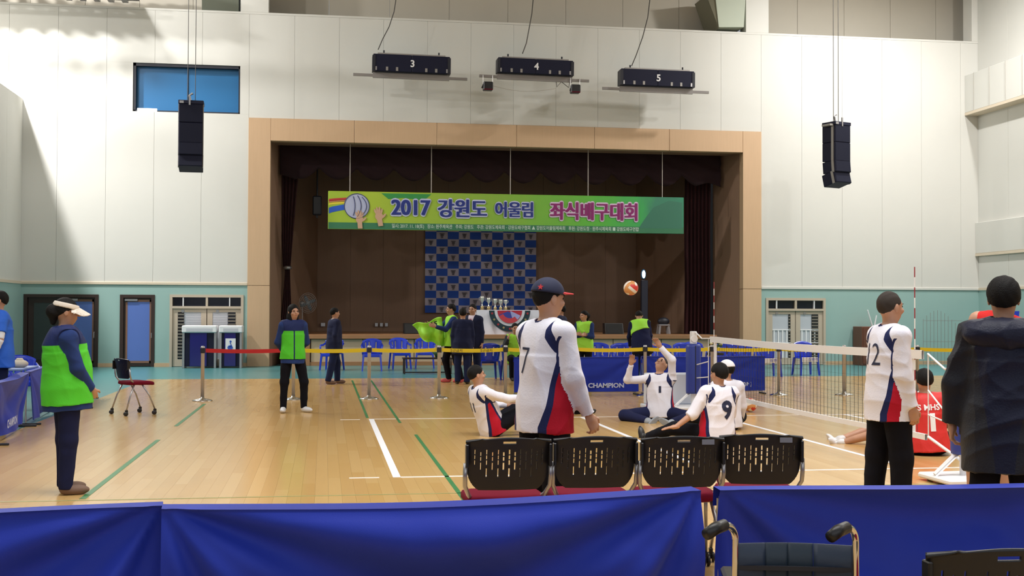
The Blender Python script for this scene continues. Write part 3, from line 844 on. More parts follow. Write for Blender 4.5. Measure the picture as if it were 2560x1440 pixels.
# truss of the left bay with its corrugated deck
tr = thing('roof_truss', 'grey corrugated roof deck and truss in the upper left corner', 'truss', (-9, 21.3, 9.8))
for k in range(22): MB().box(-4.6+k*.36, -4.45+k*.36, -.5, 1.1, -.06, .55).build('deck_rib', M_silver, tr)
MB().box(-4.8, 3.4, -.45, 1.1, .0, .06).build('deck_sheet', M_silver, tr)
for k in range(12): MB().tube([(-4.4+k*.62, -1.2, .05), (-4.0+k*.62, -1.2, .8)], .035, 6).build('truss_web', M_steel, tr)
MB().box(-4.8, 3.0, -1.25, -1.15, -.02, .06).build('truss_chord', M_steel, tr)
MB().box(-4.0, -3.02, YW+.1, YW+1.2, 9.68, 10.6).build('roof_duct', mat('dark_duct_green', (.10, .11, .08), .7)); tag(bpy.data.objects['roof_duct'], 'dark greenish duct end in the upper left wall bay', 'duct')
# diagonal duct in the centre bay
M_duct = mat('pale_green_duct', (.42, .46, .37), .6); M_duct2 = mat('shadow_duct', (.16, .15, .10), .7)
du = MB().add([(10.45, 22.4, 10.6), (11.35, 22.4, 10.6), (11.3, 22.4, 9.78), (10.55, 22.4, 9.75), (10.45, 23.6, 10.6), (11.35, 23.6, 10.6), (11.3, 23.6, 9.78), (10.55, 23.6, 9.75)],
    [(0, 1, 2, 3), (4, 7, 6, 5), (0, 4, 5, 1), (1, 5, 6, 2), (2, 6, 7, 3), (3, 7, 4, 0)]).build('roof_brace', M_duct)
outward(du); tag(du, 'pale green slanting beam box in the bay above the stage, at its right end', 'beam')
MB().add([(10.2, 22.5, 10.7), (10.5, 22.42, 10.7), (10.56, 22.42, 9.72), (10.2, 23.6, 10.7), (10.5, 23.6, 10.7), (10.56, 23.6, 9.72)], [(0, 1, 2), (3, 5, 4), (0, 3, 4, 1), (1, 4, 5, 2), (2, 5, 3, 0)]).build('duct_shade_wedge', M_duct2, du)  # wedge coloured dark as the shaded side of the duct

# ---- blue window, doors
bw = MB().box(-5.77, -2.96, YW+.20, YW+.24, 6.86, 8.17).build('window_1', M_bluewin); struct(bw)
for a in ((-5.77, -5.70, 6.86, 8.17), (-3.0, -2.96, 6.86, 8.17), (-5.77, -2.96, 6.86, 6.90), (-5.77, -2.96, 8.09, 8.17)): MB().box(a[0], a[1], YW+.03, YW+.22, a[2], a[3]).build('window_frame', M_dark, bw)
MB().box(-4.38, -4.35, YW+.17, YW+.2, 6.9, 8.1).build('mullion', mat('blue_mullion', (.015, .10, .24), .4), bw)
MB().box(-5.66, -5.14, YW+.02, YW+.07, 6.86, 6.95, bev=.008).build('white_sign_box', mat('lit_white', (1, 1, 1), .5, emit=.6), bw)

def brown_door(name, x0, x1, z1, leaf, extra=None):
    d = MB()
    d.box(x0, x0+.09, YW-.02, YW+.2, 0, z1).box(x1-.09, x1, YW-.02, YW+.2, 0, z1).box(x0, x1, YW-.02, YW+.2, z1-.08, z1)
    o = d.build(name, M_brownd); struct(o)
    l0, l1 = leaf
    MB().box(l0, l1, YW+.06, YW+.1, .02, z1-.08).build('door_leaf', M_brownd, o)
    g0, g1 = l0+.12, l1-.09
    for a in ((g0-.05, g0, .1, z1-.13), (g1, g1+.04, .1, z1-.13), (g0-.05, g1+.04, .1, .16), (g0-.05, g1+.04, z1-.19, z1-.13)): MB().box(a[0], a[1], YW+.045, YW+.06, a[2], a[3]).build('glazing_bead', M_brownl, o)
    MB().box(g0, g1, YW+.05, YW+.058, .16, z1-.19).build('door_pane', M_bluepane, o)
    MB().tube([(g1+.06, YW+.03, .75), (g1+.06, YW-.02, .78), (g1+.06, YW-.02, .90), (g1+.06, YW+.03, .93)], .012, 8).build('door_handle', M_silver, o)
    MB().box(l0+.05, l0+.38, YW+.0, YW+.06, z1-.17, z1-.11, bev=.006).build('door_closer', M_silver, o)
    return o
o = brown_door('door_1', -8.5, -6.6, 1.93, (-7.52, -6.68))
MB().box(-8.4, -7.55, YW+.06, YW+.1, .02, 1.85).build('door_leaf', M_brownd, o); MB().box(-8.25, -7.70, YW+.045, YW+.058, .2, 1.7).build('door_pane', mat('dim_glass', (.035, .045, .045), .2), o)
brown_door('door_2', -6.05, -5.15, 1.93, (-5.98, -5.20))

def cream_door(name, x0, x1, z1, bins):
    o = MB().box(x0, x0+.07, YW-.03, YW+.2, 0, z1).box(x1-.07, x1, YW-.03, YW+.2, 0, z1).box(x0, x1, YW-.03, YW+.2, z1-.07, z1).box(x0, x1, YW-.03, YW+.2, 1.57, 1.63).build(name, M_cream); struct(o)
    w = x1-x0; xm = x0+w*.5
    MB().box(xm-.03, xm+.03, YW-.025, YW+.15, 1.6, z1-.05).build('mullion', M_cream, o)
    cuts = [x0+.07, x0+w*.18, xm-.03, xm+.03, x1-w*.19, x1-.07]
    for a, b in ((cuts[0], cuts[1]), (cuts[1], cuts[2]), (cuts[3], cuts[4]), (cuts[4], cuts[5])):
        MB().box(a+.008, b-.008, YW+.05, YW+.07, 1.63, z1-.07).build('transom_pane', M_glassd, o)
    for a in (cuts[1], cuts[4]): MB().box(a-.014, a+.014, YW-.02, YW+.06, 1.63, z1-.07).build('transom_bar', M_white, o)
    for sd in (0, 1):
        a, b = (x0+.07, xm-.01) if sd == 0 else (xm+.01, x1-.07)
        lf = MB().box(a, a+.14, YW+.02, YW+.07, .01, 1.57).box(b-.14, b, YW+.02, YW+.07, .01, 1.57).box(a, b, YW+.02, YW+.07, .01, .20).box(a, b, YW+.02, YW+.07, 1.47, 1.57).build('door_leaf', M_cream, o)
        MB().box(a+.14, b-.14, YW+.04, YW+.05, .2, 1.47).build('glass_panel', M_glassg, lf)
        la, lb = (a+.14, a+.30) if (sd == 0 and bins) else (b-.34, b-.14) if sd == 1 else (b-.20, b-.14)
        MB().box(la, lb, YW+.025, YW+.045, .2, 1.47).build('louver_backing', M_glassd, lf)
        for k in range(14): MB().box(la, lb, YW+.005, YW+.03, .24+k*.088, .24+k*.088+.045).build('louver_slat', M_louv, lf)
        for k in range(10):
            if bins: MB().box(la+.21 if sd == 0 else a+.14, (b-.14) if sd == 0 else la-.01, YW+.032, YW+.04, 1.02+k*.045, 1.02+k*.045+.032).build('blind_slat', mat('blind_slat', (.56, .56, .60), .5), lf)
        if not bins:
            for k in range(4): MB().box(a+.17+k*.13, a+.21+k*.13, YW+.02, YW+.035, .2, 1.0).build('guard_bar', M_white, lf)
            for z in (.62, 1.0): MB().box(a+.14, b-.14, YW+.015, YW+.03, z, z+.035).build('guard_bar', M_white, lf)
        MB().lathe([(.045, 0), (.045, .03), (.02, .035)], (a+.27, YW+.01, 1.50), 14, axis='y').build('door_closer', M_silver, lf)
    return o
cream_door('door_3', -4.76, -2.82, 1.94, True)
cream_door('door_4', 12.0, 13.82, 1.94, False)

# ---- dark bins by door 3
def locker(x0, x1, label, poster):
    t = thing('recycling_bin', label, 'bin', ((x0+x1)/2, 21.9, 0), 0, 'tall blue bins with white tops by the cream door')
    w = (x1-x0)/2; MN = mat('deep_blue_panel', (.010, .008, .13), .15, coat=.4)
    MB().box(-w, -w+.06, -.28, .28, 0, .93, bev=.006).build('side_panel', M_silver, t); MB().box(w-.06, w, -.28, .28, 0, .93, bev=.006).build('side_panel', M_silver, t)
    MB().box(-w+.06, w-.06, -.26, .26, .04, .93).build('bin_body', M_navybox, t)
    MB().box(-w*.55, w*.45, -.285, -.262, .05, .92, bev=.004).build('front_door', MN, t)
    MB().box(-w-.01, w+.01, -.31, .30, .93, 1.12, bev=.02).build('top_hood', M_white, t)
    MB().box(-w+.10, w-.10, -.315, -.30, .97, 1.05).build('hood_slot', mat('hood_slot_grey', (.55, .55, .60), .5), t)
    if poster:
        p = MB().box(-.13, .13, -.292, -.286, .44, .78).build('poster', M_white, t)
        mb = MB(); MBlue = mat('poster_blue', (.02, .09, .45), .6)
        mb.lathe([(.028, 0), (.028, .004)], (.0, -.296, .70), 12, axis='y'); mb.tube([(-.01, -.295, .67), (.02, -.295, .60), (-.05, -.295, .58)], .014, 6); mb.tube([(.02, -.295, .60), (.05, -.295, .54), (.02, -.295, .49)], .014, 6)
        mb.lathe([(.055, 0), (.06, .003)], (-.02, -.296, .54), 16, axis='y'); mb.build('poster_figure', MBlue, p)
    return t
locker(-4.33, -3.46, 'wider of the two tall blue bins, nearer the brown door', False)
locker(-3.38, -2.80, 'narrower tall blue bin with a white poster on its front', True)

# ---- stage things
ck = MB(); nxk, nzk = 10, 12; X0, X1, Z0, Z1 = 2.55, 6.18, 1.47, 4.35; dx, dz = (X1-X0)/nxk, .238
cols = (mat('backdrop_white_cell', (.42, .38, .46), .7), mat('backdrop_blue_cell', (.009, .07, .42), .7))
for j in range(nzk):
    for i in range(nxk):
        xa, za = X0+i*dx, Z0+j*dz
        yw = lambda x: 27.9+.012*sin(x*5)
        ck.add([(xa, yw(xa), za), (xa+dx, yw(xa+dx), za), (xa+dx, yw(xa+dx), za+dz), (xa, yw(xa), za+dz)], [(0, 1, 2, 3)], (i+j+1) % 2)
ck = ck.build('photo_backdrop', cols); md = ck.modifiers.new('s', 'SOLIDIFY'); md.thickness = .01
tag(ck, 'blue and white chequered cloth backdrop with small emblems on the stage wall', 'backdrop')
em = MB(); M_em = mat('emblem_grey', (.10, .09, .11), .7)
for j in range(nzk):
    for i in range(nxk):
        if (i+j+1) % 2 == 0:
            cx_, cz_ = X0+(i+.5)*dx, Z0+(j+.52)*dz
            em.lathe([(.052, 0), (.048, .003)], (cx_, 27.875, cz_), 12, axis='y'); em.box(cx_-.075, cx_+.075, 27.872, 27.876, cz_+.035, cz_+.06); em.box(cx_-.03, cx_+.03, 27.872, 27.876, cz_-.085, cz_-.06)
em.build('printed_emblems', M_em, ck)

def banner():
    y = 22.88; x0, x1, z0, z1 = -.57, 9.65, 3.79, 4.85
    m = bpy.data.materials.new('banner_green'); m.use_nodes = True; nt = m.node_tree; b = nt.nodes['Principled BSDF']; b.inputs['Roughness'].default_value = .55
    tc = nt.nodes.new('ShaderNodeTexCoord'); sp = nt.nodes.new('ShaderNodeSeparateXYZ'); nt.links.new(tc.outputs['Generated'], sp.inputs[0])
    cr = nt.nodes.new('ShaderNodeValToRGB'); e = cr.color_ramp.elements; e[0].position = 0; e[0].color = (.32, .46, .03, 1); e[1].position = 1; e[1].color = (.03, .22, .12, 1)
    for p_, c_ in ((.12, (.38, .50, .035, 1)), (.45, (.24, .42, .04, 1)), (.75, (.09, .42, .04, 1)), (.87, (.04, .36, .08, 1)), (.92, (.04, .20, .12, 1))):
        k = cr.color_ramp.elements.new(p_); k.color = c_
    no = nt.nodes.new('ShaderNodeTexNoise'); no.inputs['Scale'].default_value = 2.5; mp = nt.nodes.new('ShaderNodeMapping'); mp.inputs['Scale'].default_value = (1, 1, .6)
    nt.links.new(tc.outputs['Object'], mp.inputs[0]); nt.links.new(mp.outputs[0], no.inputs['Vector'])
    ma = nt.nodes.new('ShaderNodeMath'); ma.operation = 'MULTIPLY_ADD'; ma.inputs[1].default_value = .08; nt.links.new(no.outputs['Fac'], ma.inputs[0]); nt.links.new(sp.outputs[0], ma.inputs[2])
    sb = nt.nodes.new('ShaderNodeMath'); sb.operation = 'SUBTRACT'; sb.inputs[1].default_value = .04; nt.links.new(ma.outputs[0], sb.inputs[0]); nt.links.new(sb.outputs[0], cr.inputs[0])
    nt.links.new(cr.outputs[0], b.inputs['Base Color'])
    o = MB().box(x0, x1, y, y+.03, z0, z1, bev=.008).build('banner', m)
    tag(o, 'long green banner with korean lettering, volleyball and hands hung above the stage', 'banner')
    def flat(name, pts, c, d=1): return MB().poly(pts, y-.003*d, y, 0).build(name, mat('print_'+name, c, .6), o)
    flat('ground_strip', [(x0+.01, z0+.01), (x1-.01, z0+.01), (x1-.01, z0+.19), (x0+.01, z0+.19)], (.035, .17, .08), .5)
    flat('hill_print', [(8.3, z0+.15), (9.6, z0+.15), (9.6, z1-.15), (9.2, z1-.1), (8.75, z1-.3), (8.55, z1-.55)], (.035, .16, .10), 1)
    flat('cloud_print', [(.9, z1-.04), (2.3, z1-.04), (2.1, z1-.22), (1.5, z1-.16), (1.1, z1-.2)], (.03, .26, .06), 1)
    def arc(name, zc, w, c, bend):
        up = [(x0+.02+k*.09, zc+bend*(k/10)**.7+w/2) for k in range(11)]; dn = [(x0+.02+k*.09, zc+bend*(k/10)**.7-w/2*(1-.2*k/10)) for k in range(11)]
        flat(name, up+dn[::-1], c, 1.2)
    arc('red_ribbon', z1-.26, .07, (.45, .03, .03), .07); arc('yellow_ribbon', z1-.36, .07, (.70, .55, .04), .08); arc('pink_ribbon', z1-.31, .05, (.60, .25, .10), .075); arc('blue_ribbon', z1-.55, .16, (.02, .09, .50), .17)
    bl = MB().lathe([(.345, 0), (.345, .004)], (.22, y-.010, 4.44), 40, axis='y').build('printed_ball', mat('print_ball', (.42, .44, .60), .6), o)
    for k, (dxx, cur) in enumerate(((-.10, .05), (.02, .10), (.14, .13))):
        MB().tube([(.22+dxx+cur*(1-((j-6)/6)**2), y-.016, 4.44+.30*(j-6)/6*(1-abs(dxx))) for j in range(13)], .010, 5).build('ball_seam', mat('print_seam', (.03, .04, .14), .6), bl)
    MB().tube([(.22+.345*cos(2*pi*k/40), y-.013, 4.44+.345*sin(2*pi*k/40)) for k in range(41)], .010, 5, caps=False).build('ball_outline', mat('print_seam', (.03, .04, .14), .6), bl)
    def hand(cx_, cz_, sc, tilt, nm):
        mb = MB(); ca, sa = cos(tilt), sin(tilt)
        def P(x, z): return (cx_+(x*ca-z*sa)*sc, cz_+(x*sa+z*ca)*sc)
        cnt = [0]
        def yy(): cnt[0] += 1; return y-.020-cnt[0]*.0006
        def blob(x, z, rx, rz, a=0, n=14): mb.poly([P(x+rx*cos(t)*cos(a)-rz*sin(t)*sin(a), z+rx*cos(t)*sin(a)+rz*sin(t)*cos(a)) for t in [2*pi*k/n for k in range(n)]], yy(), y-.016)
        blob(0, 0, .13, .14)
        for k, (fx, fz, L, a) in enumerate(((-.10, .17, .10, .30), (-.035, .21, .115, .1), (.035, .21, .11, -.1), (.10, .16, .09, -.32))): blob(fx, fz, .034, L, a)
        blob(.16, .0, .035, .10, -.8); mb.poly([P(-.08, -.05), P(.08, -.05), P(.10, -.32), P(-.06, -.32)], yy(), y-.016)
        return mb.build(nm, mat('print_hand', (.56, .34, .22), .6), o)
    hand(.30, 4.07, .80, .02, 'printed_hand'); hand(.84, 4.16, .85, .12, 'printed_hand')
    navy = mat('print_navy', (.012, .028, .21), .6); wht = mat('print_white', (.52, .54, .74), .6); mag = mat('print_magenta', (.24, .010, .13), .6); mw = mat('print_pinkwhite', (.68, .52, .68), .6)
    def dbl(body, size, x, z, c, w_, sx=1.0):
        v, f = text_mesh(body, size, 0, 'CENTER', sx); r_ = size*.085
        for nm, m_, yy, offs in (('outline_lettering', w_, y-.012, [(r_*cos(k*pi/6), r_*sin(k*pi/6)) for k in range(12)]+[(0, 0)]), ('lettering', c, y-.024, [(a*size*.02, b_*size*.008) for a in (-2, -1, 0, 1, 2) for b_ in (-1, 1)])):
            mb = MB()
            for k, (ox, oz) in enumerate(offs): mb.add([(x+a+ox, yy-k*.0004, z+b_+oz) for a, b_, c_ in v], f)
            mb.build(nm, m_, o)
    dbl('2017', .60, 1.72, 4.40, navy, wht, .90)
    dbl('강원도', .55, 3.18, 4.38, navy, wht, .93)
    dbl('어울림', .47, 4.67, 4.38, navy, wht, .88)
    dbl('좌식배구대회', .55, 7.0, 4.36, mag, mw, .86)
    sm = mat('print_small', (.50, .62, .52), .6)
    wall_text('일시: 2017. 11. 18(토)   장소: 원주체육관   주최: 강원도   주관: 강원도체육회 · 강원도배구협회 ▲ 강원도어울림체육회   후원: 강원도청 · 원주시체육회 ■ 강원도배구연합', .128, 4.75, y-.006, z0+.105, sm, o, 'small_lettering', offset=.002, sx=.80)
    for i, x in enumerate((.03, 2.30, 4.55, 6.81, 9.01)):
        MB().tube([(x, y+.015, z1-.02), (x, y+.015, 6.2)], .012, 6).build('hanging_rope', M_rope, o)
banner()

def table_cloth():
    t = MB().box(3.64, 5.75, 23.32, 23.95, 1.50, 1.56, bev=.01)
    n = 60; v = []; f = []
    for i in range(n+1):
        x = 3.66+2.07*i/n
        for j, z in enumerate((1.53, 1.2, .82)): v.append((x, 23.32-.02*j-.015*j*sin(x*16), z))
    for i in range(n):
        for j in range(2): a = i*3+j; f.append((a, a+3, a+4, a+1))
    t.add(v, f).box(3.66, 3.69, 23.34, 23.93, .86, 1.5).box(5.7, 5.73, 23.34, 23.93, .86, 1.5)
    o = t.build('draped_table', mat('white_tablecloth', (.74, .74, .82), .7), smooth=False)
    tag(o, 'white cloth covered table on the stage edge with a round volleyball emblem', 'table')
    def half(r0, r1, c, nm, yy, a0=pi, a1=2*pi, cx_=4.60, cz_=1.545, n=30):
        v = []; f = []
        for k in range(n+1):
            a = a0+(a1-a0)*k/n
            for r in (r0, r1): v.append((cx_+r*cos(a), yy, cz_+r*sin(a)))
        for k in range(n): f.append((2*k, 2*k+1, 2*k+3, 2*k+2))
        q = MB().add(v, f).build(nm, mat('emblem_'+nm, c, .5), o); md = q.modifiers.new('s', 'SOLIDIFY'); md.thickness = .006; return q
    half(.44, .60, (.010, .035, .05), 'emblem_ring', 23.235); half(.36, .44, (.66, .68, .74), 'emblem_rim', 23.23)
    half(0, .36, (.45, .02, .04), 'emblem_red_field', 23.225)
    half(.05, .33, (.04, .05, .32), 'emblem_blue_field', 23.215, pi*1.12, pi*1.62); half(.02, .34, (.36, .38, .68), 'emblem_pale_field', 23.21, pi*1.60, pi*1.86)
    half(.22, .36, (.55, .05, .07), 'emblem_red_band', 23.205, pi*1.15, pi*1.72)
    for k in range(9):
        a = pi*1.05+k*pi*.9/8; MB().lathe([(.032, 0), (.03, .003)], (4.60+.52*cos(a), 23.21, 1.545+.52*sin(a)), 8, axis='y').build('emblem_stud', mat('emblem_gold' if k % 2 else 'emblem_red2', (.35, .28, .12) if k % 2 else (.35, .03, .04), .5), o)
    # trophies
    MG = mat('trophy_gold', (.55, .42, .20), .25, metal=.8); MS = mat('trophy_silver', (.80, .80, .74), .2, metal=.7)
    first = None
    for i, (x, hh) in enumerate(((3.84, .40), (4.03, .36), (4.22, .33), (4.38, .31), (4.53, .30))):
        if first is None:
            tt = thing('trophy', 'tallest trophy cup of the row, at the outer end on the white table', 'trophy', (x, 23.55, 1.56), 0, 'trophy cups on the white table')
            MB().lathe([(.055, 0), (.055, .10), (.045, .11)], n=14).build('plinth', MG, tt, True)
            MB().lathe([(.045, .11), (.018, .14), (.016, .20), (.05, .26), (.062, .34), (.062, .40)], n=16).build('cup', MS, tt, True)
            MB().tube([(.055, 0, .37), (.09, 0, .36), (.085, 0, .29), (.045, 0, .27)], .007, 6).tube([(-.055, 0, .37), (-.09, 0, .36), (-.085, 0, .29), (-.045, 0, .27)], .007, 6).build('handles', MS, tt)
            first = tt
        else:
            tt = copy_tree(first); tt['label'] = ('second trophy cup on the white table, beside the tallest one', 'middle trophy cup of the five on the white table', 'fourth trophy cup from the tall end of the row', 'smallest trophy cup, at the emblem end of the row')[i-1]
        tt.location = (x, 23.55, 1.56); tt.scale = (.85+.35*(hh-.3)*3, .85+.35*(hh-.3)*3, hh/.40)
table_cloth()
for i, (x0, x1, z1, lb) in enumerate(((1.63, 2.25, 1.17, 'black wedge speaker on the stage edge below the chequered backdrop'), (7.62, 8.18, 1.18, 'black wedge speaker on the stage, beside the person bent forward in the lime vest'))):
    t = thing('stage_monitor', lb, 'speaker', ((x0+x1)/2, 24.3, .86)); w = (x1-x0)/2; hh = z1-.86
    c = MB().add([(-w, -.2, 0), (w, -.2, 0), (w, .2, 0), (-w, .2, 0), (-w, -.06, hh), (w, -.06, hh), (w, .2, hh), (-w, .2, hh)], [(0, 3, 2, 1), (4, 5, 6, 7), (0, 1, 5, 4), (1, 2, 6, 5), (2, 3, 7, 6), (3, 0, 4, 7)]).build('cabinet', M_black, t)
    MB().add([(-w*.9, -.205, .02), (w*.9, -.205, .02), (w*.9, -.075, hh*.94), (-w*.9, -.075, hh*.94)], [(0, 1, 2, 3)]).build('grille', mat('grille_black', (.016, .016, .016), .8), t)
# stand fan
t = thing('stand_fan', 'tall grey stand fan with wire cage at the left of the stage', 'fan', (-1.28, 24.3, .86))
MB().lathe([(.17, 0), (.16, .03), (.03, .06)], n=18).build('base', M_silver, t, True); MB().tube([(0, 0, .05), (0, 0, .84)], .014, 8).build('pole', M_silver, t)
MB().lathe([(.05, -.08), (.075, -.03), (.07, .06), (.03, .08)], (0, .02, .86), 14, axis='y').build('motor', M_silver, t, True)
cg = MB()
for r in (.06, .12, .18, .24, .29): cg.tube([(.16+r*cos(2*pi*k/28)*.86, -.10-(.29-r)*.15-r*.0, .88+r*sin(2*pi*k/28)) for k in range(29)], .0035, 4, caps=False)
for k in range(24): a = 2*pi*k/24; cg.tube([(.16, -.14, .88), (.16+.29*cos(a)*.86, -.10, .88+.29*sin(a))], .0022, 4)
cg.build('cage', mat('fan_wire', (.30, .30, .31), .4, metal=.3), t)
for k in range(4):
    a = 2*pi*k/4+.4; MB().ell((.16+.12*cos(a), -.09, .88+.12*sin(a)), (.12, .006, .05), 10, 6, rot=Matrix.Rotation(-a, 3, 'Y')).build('fan_blade', mat('fan_blade', (.05, .06, .07), .3), t, True)
# item stack, dark column with lamp, outlets, hanging speaker
t = thing('chair_with_bag', 'dark bag on a pale grey stool at the right of the stage', 'stool', (9.45, 24.3, .86))
for a, b in ((-.16, -.12), (.16, -.12), (-.16, .12), (.16, .12)): MB().tube([(a, b, 0), (a*.8, b*.8, .26)], .035, 8).build('leg', mat('pale_grey_plastic', (.24, .23, .24), .5), t)
MB().box(-.17, .17, -.14, .14, .24, .29, bev=.015).build('seat', mat('pale_grey_plastic', (.24, .23, .24), .5), t)
t2_ = MB().ell((0, 0, .10), (.19, .12, .12), 14, 8).ell((-.06, 0, .16), (.08, .07, .05), 10, 6).build('dark_bag', M_dark, None, True, loc=(9.45, 24.3, 1.14)); tag(t2_, 'dark bag lying on the pale stool at the right of the stage', 'bag'); t['label'] = 'pale grey stool at the right end of the stage carrying a bag'; t.name = 'stool'
t = thing('lamp_column', 'dark slim column with a small lit lamp on top, on the stage', 'lamp', (8.93, 24.6, .86))
MB().box(-.10, .10, -.08, .08, 0, 1.62, bev=.01).build('column', mat('dark_column', (.010, .013, .030), .4), t)
MB().ell((-.03, -.06, 1.80), (.055, .05, .12), 12, 8).build('lamp', mat('lamp_lit', (.65, .85, 1), .5, emit=6), t, True); MB().ell((-.03, -.03, 1.80), (.085, .05, .16), 12, 8).build('lamp_housing', mat('lamp_housing', (.02, .09, .18), .4), t, True)
for i, (x, w, lb) in enumerate(((-1.02, .07, 'small pale wall outlet near the stand fan'), (1.0, .05, 'row of small pale wall outlets on the stage wall left of the backdrop'))):
    o = MB()
    for k in range(1 if i == 0 else 3): o.box(x-w+k*.16, x+w+k*.16, 27.93, 27.96, 1.02, 1.14, bev=.006)
    o = o.build('wall_outlet', M_silver); tag(o, lb, 'outlet')
    if i == 0: o.location = (.1, -3.2, 0)
bpy.data.objects['wall_outlet'].location = (.33, 0, 0)
t = thing('hanging_speaker', 'small dark speaker hanging from a pole inside the stage, left of the banner', 'speaker', (-.88, 24.6, 4.3))
MB().box(-.13, .13, -.12, .12, 0, .56, bev=.03).build('cabinet', M_dark, t); MB().box(-.10, .10, -.13, -.12, .04, .52).build('grille', M_black, t); MB().tube([(0, 0, .5), (0, 0, 2.1)], .025, 8).build('pole', M_dark, t); MB().box(-.03, .03, -.05, .05, -.08, 0).build('bracket', M_dark, t)

# ---- line array speakers
def line_array(loc, rz, label):
    t = thing('line_array', label, 'speaker', loc, rz)
    z = 0; ang = 0; y = 0
    for k, hh in enumerate((.46, .50, .31, .33)):
        ang = (0, 0, R(5), R(14))[k]
        e = MB().box(-.285, .285, -.25, .22, -hh+.004, 0, bev=.012).build('speaker_box', M_navybox, t)
        e.location = (0, y, z); e.rotation_euler = (-ang, 0, 0)
        MB().box(-.265, .265, -.256, -.25, -hh+.02, -.015).build('grille', mat('array_grille', (.008, .009, .022), .8, bump=.2, bscale=300, spec=.2), e)
        MB().box(-.30, -.285, -.2, -.12, -hh, 0).build('rigging_plate', M_steel, e); MB().box(.285, .30, -.2, -.12, -hh, 0).build('rigging_plate', M_steel, e)
        z -= hh*cos(ang); y += hh*sin(ang)
    MB().box(-.30, .30, -.26, .22, 0, .09, bev=.01).build('top_frame', M_navybox, t)
    MB().box(-.27, -.17, -.27, -.26, .01, .07).box(-.05, -.01, -.27, -.24, -.03, .2).build('shackle', M_silver, t)
    MB().tube([(-.02, 0, .08), (-.05, 0, .25), (.03, 0, .3)], .03, 6).build('hook', M_silver, t)
    MB().tube([(-.09, 0, .05), (-.09, 0, 6.1)], .009, 5).tube([(.09, 0, .05), (.09, 0, 6.1)], .009, 5).build('suspension_cable', M_cable, t)
    return t
line_array((-3.92, 19.5, 6.56), R(3), 'black line array speaker hanging before the blue window')
a2 = line_array((12.83, 19.5, 6.50), R(22), 'black line array speaker hanging at the right of the stage')
MB().box(-.42, -.28, -.2, .1, -.03, .02).build('side_bracket', M_steel, a2)

# ---- numbered rigging boxes above the stage
def rig(n, x0, x1, zt0, zt1, zb, rod0, rod1, rz0, rz1, cable, lb):
    t = thing('rigging_box', lb+', %s of the three' % {3: 'first', 4: 'middle', 5: 'last'}[n], 'box', ((x0+x1)/2, 21.5, zb)); w = (x1-x0)/2; hh = (zt0+zt1)/2-zb; t.rotation_euler = (0, math.atan2(rz0-rz1, rod1-rod0)*.6, 0)
    MB().box(-w, 0, -.16, .16, 0, hh, bev=.012).box(0.004, w, -.16, .16, 0, hh, bev=.012).build('case', M_navybox, t)
    MB().box(-w-.02, -w+.06, -.17, .17, 0, hh*.92).box(w-.06, w+.02, -.17, .17, 0, hh*.92).build('end_cap', M_dark, t)
    MB().box(-w+.12, w-.12, -.12, .12, hh, hh+.04).build('top_rail', M_steel, t)
    for k, u in enumerate((-.93, -.64, -.38, .38, .64, .93)): MB().box(w*u-.03, w*u+.03, -.17, -.16, .02, .12).build('clamp', M_silver if k in (0, 5) else M_steel, t)
    for u in (-.72, .72): MB().tube([(w*u, 0, hh), (w*u, 0, hh+.13)], .022, 6).build('hook', M_dark, t)
    MB().box(rod0-(x0+x1)/2, rod1-(x0+x1)/2, -.03, .03, -.13, -.06).box(-w, w, -.03, .03, -.16, -.02).build('batten', mat('batten_grey', (.24, .22, .21), .5), t)
    wall_text(str(n), .26, 0.02, -.172, hh*.48, M_white, t, 'number', offset=.006)
    MB().tube(cable, .013, 6).build('cable', M_cable, t)
    return t
def cab(px, pz, tx, tz, cx_): return [(px-cx_, 0, pz), (px-cx_+.18*(tx-px)*.5+.08, 0, pz+.3), (px-cx_+(tx-px)*.62, 0, pz+(tz-pz)*.45), (px-cx_+(tx-px)*.9, 0, pz+(tz-pz)*.75), (tx-cx_, 0, tz), (tx-cx_+.05, 0, tz+2.4)]
rig(3, .59, 2.65, 8.40, 8.38, 7.93, .07, 3.14, 7.93, 7.88, cab(.72, .6, 1.18, 2.0, 1.62), 'navy rigging box with white 3 above the stage')
r4 = rig(4, 3.96, 6.04, 8.42, 8.40, 8.00, 3.47, 6.52, 7.97, 7.90, cab(4.65, .57, 4.92, 2.06, 5.0), 'navy rigging box with white 4 above the stage')
rig(5, 7.39, 9.48, 8.24, 8.22, 7.78, 6.90, 9.95, 7.77, 7.73, cab(7.72, .56, 8.22, 2.4, 8.43), 'navy rigging box with white 5 above the stage')
for x, z, lb in ((3.70, 7.52, 'small black spotlight under the end of the batten facing the blue window'), (6.12, 7.52, 'small black spotlight hung below the cable loops of the middle batten')):
    t = thing('spotlight', lb, 'spotlight', (x, 21.45, z))
    MB().box(-.13, .13, -.12, .12, 0, .23, bev=.02).build('housing', M_black, t); MB().add([(-.13, -.12, .2), (-.22, -.3, .02), (-.20, -.3, .0), (-.13, -.12, .05)], [(0, 1, 2, 3)]).build('barn_door', M_black, t); MB().tube([(-.13, 0, .1), (-.13, 0, .42)], .01, 5).tube([(.13, 0, .1), (.13, 0, .42)], .01, 5).build('yoke', M_steel, t)
    MB().box(-.12, .12, -.13, -.12, .01, .03).build('front_rim', M_maroon, t)
MB().tube([(-1.2+.2*k, -.05, -.35-.12*sin(pi*k/9)) for k in range(10)], .006, 5).build('slack_cable', M_rope, r4)
MB().tube([(.6, 0, -.1), (.62, 0, -.3), (.75, 0, -.15), (.95, 0, -.3), (1.0, 0, -.1)], .012, 5).build('cable_loops', M_cable, r4)

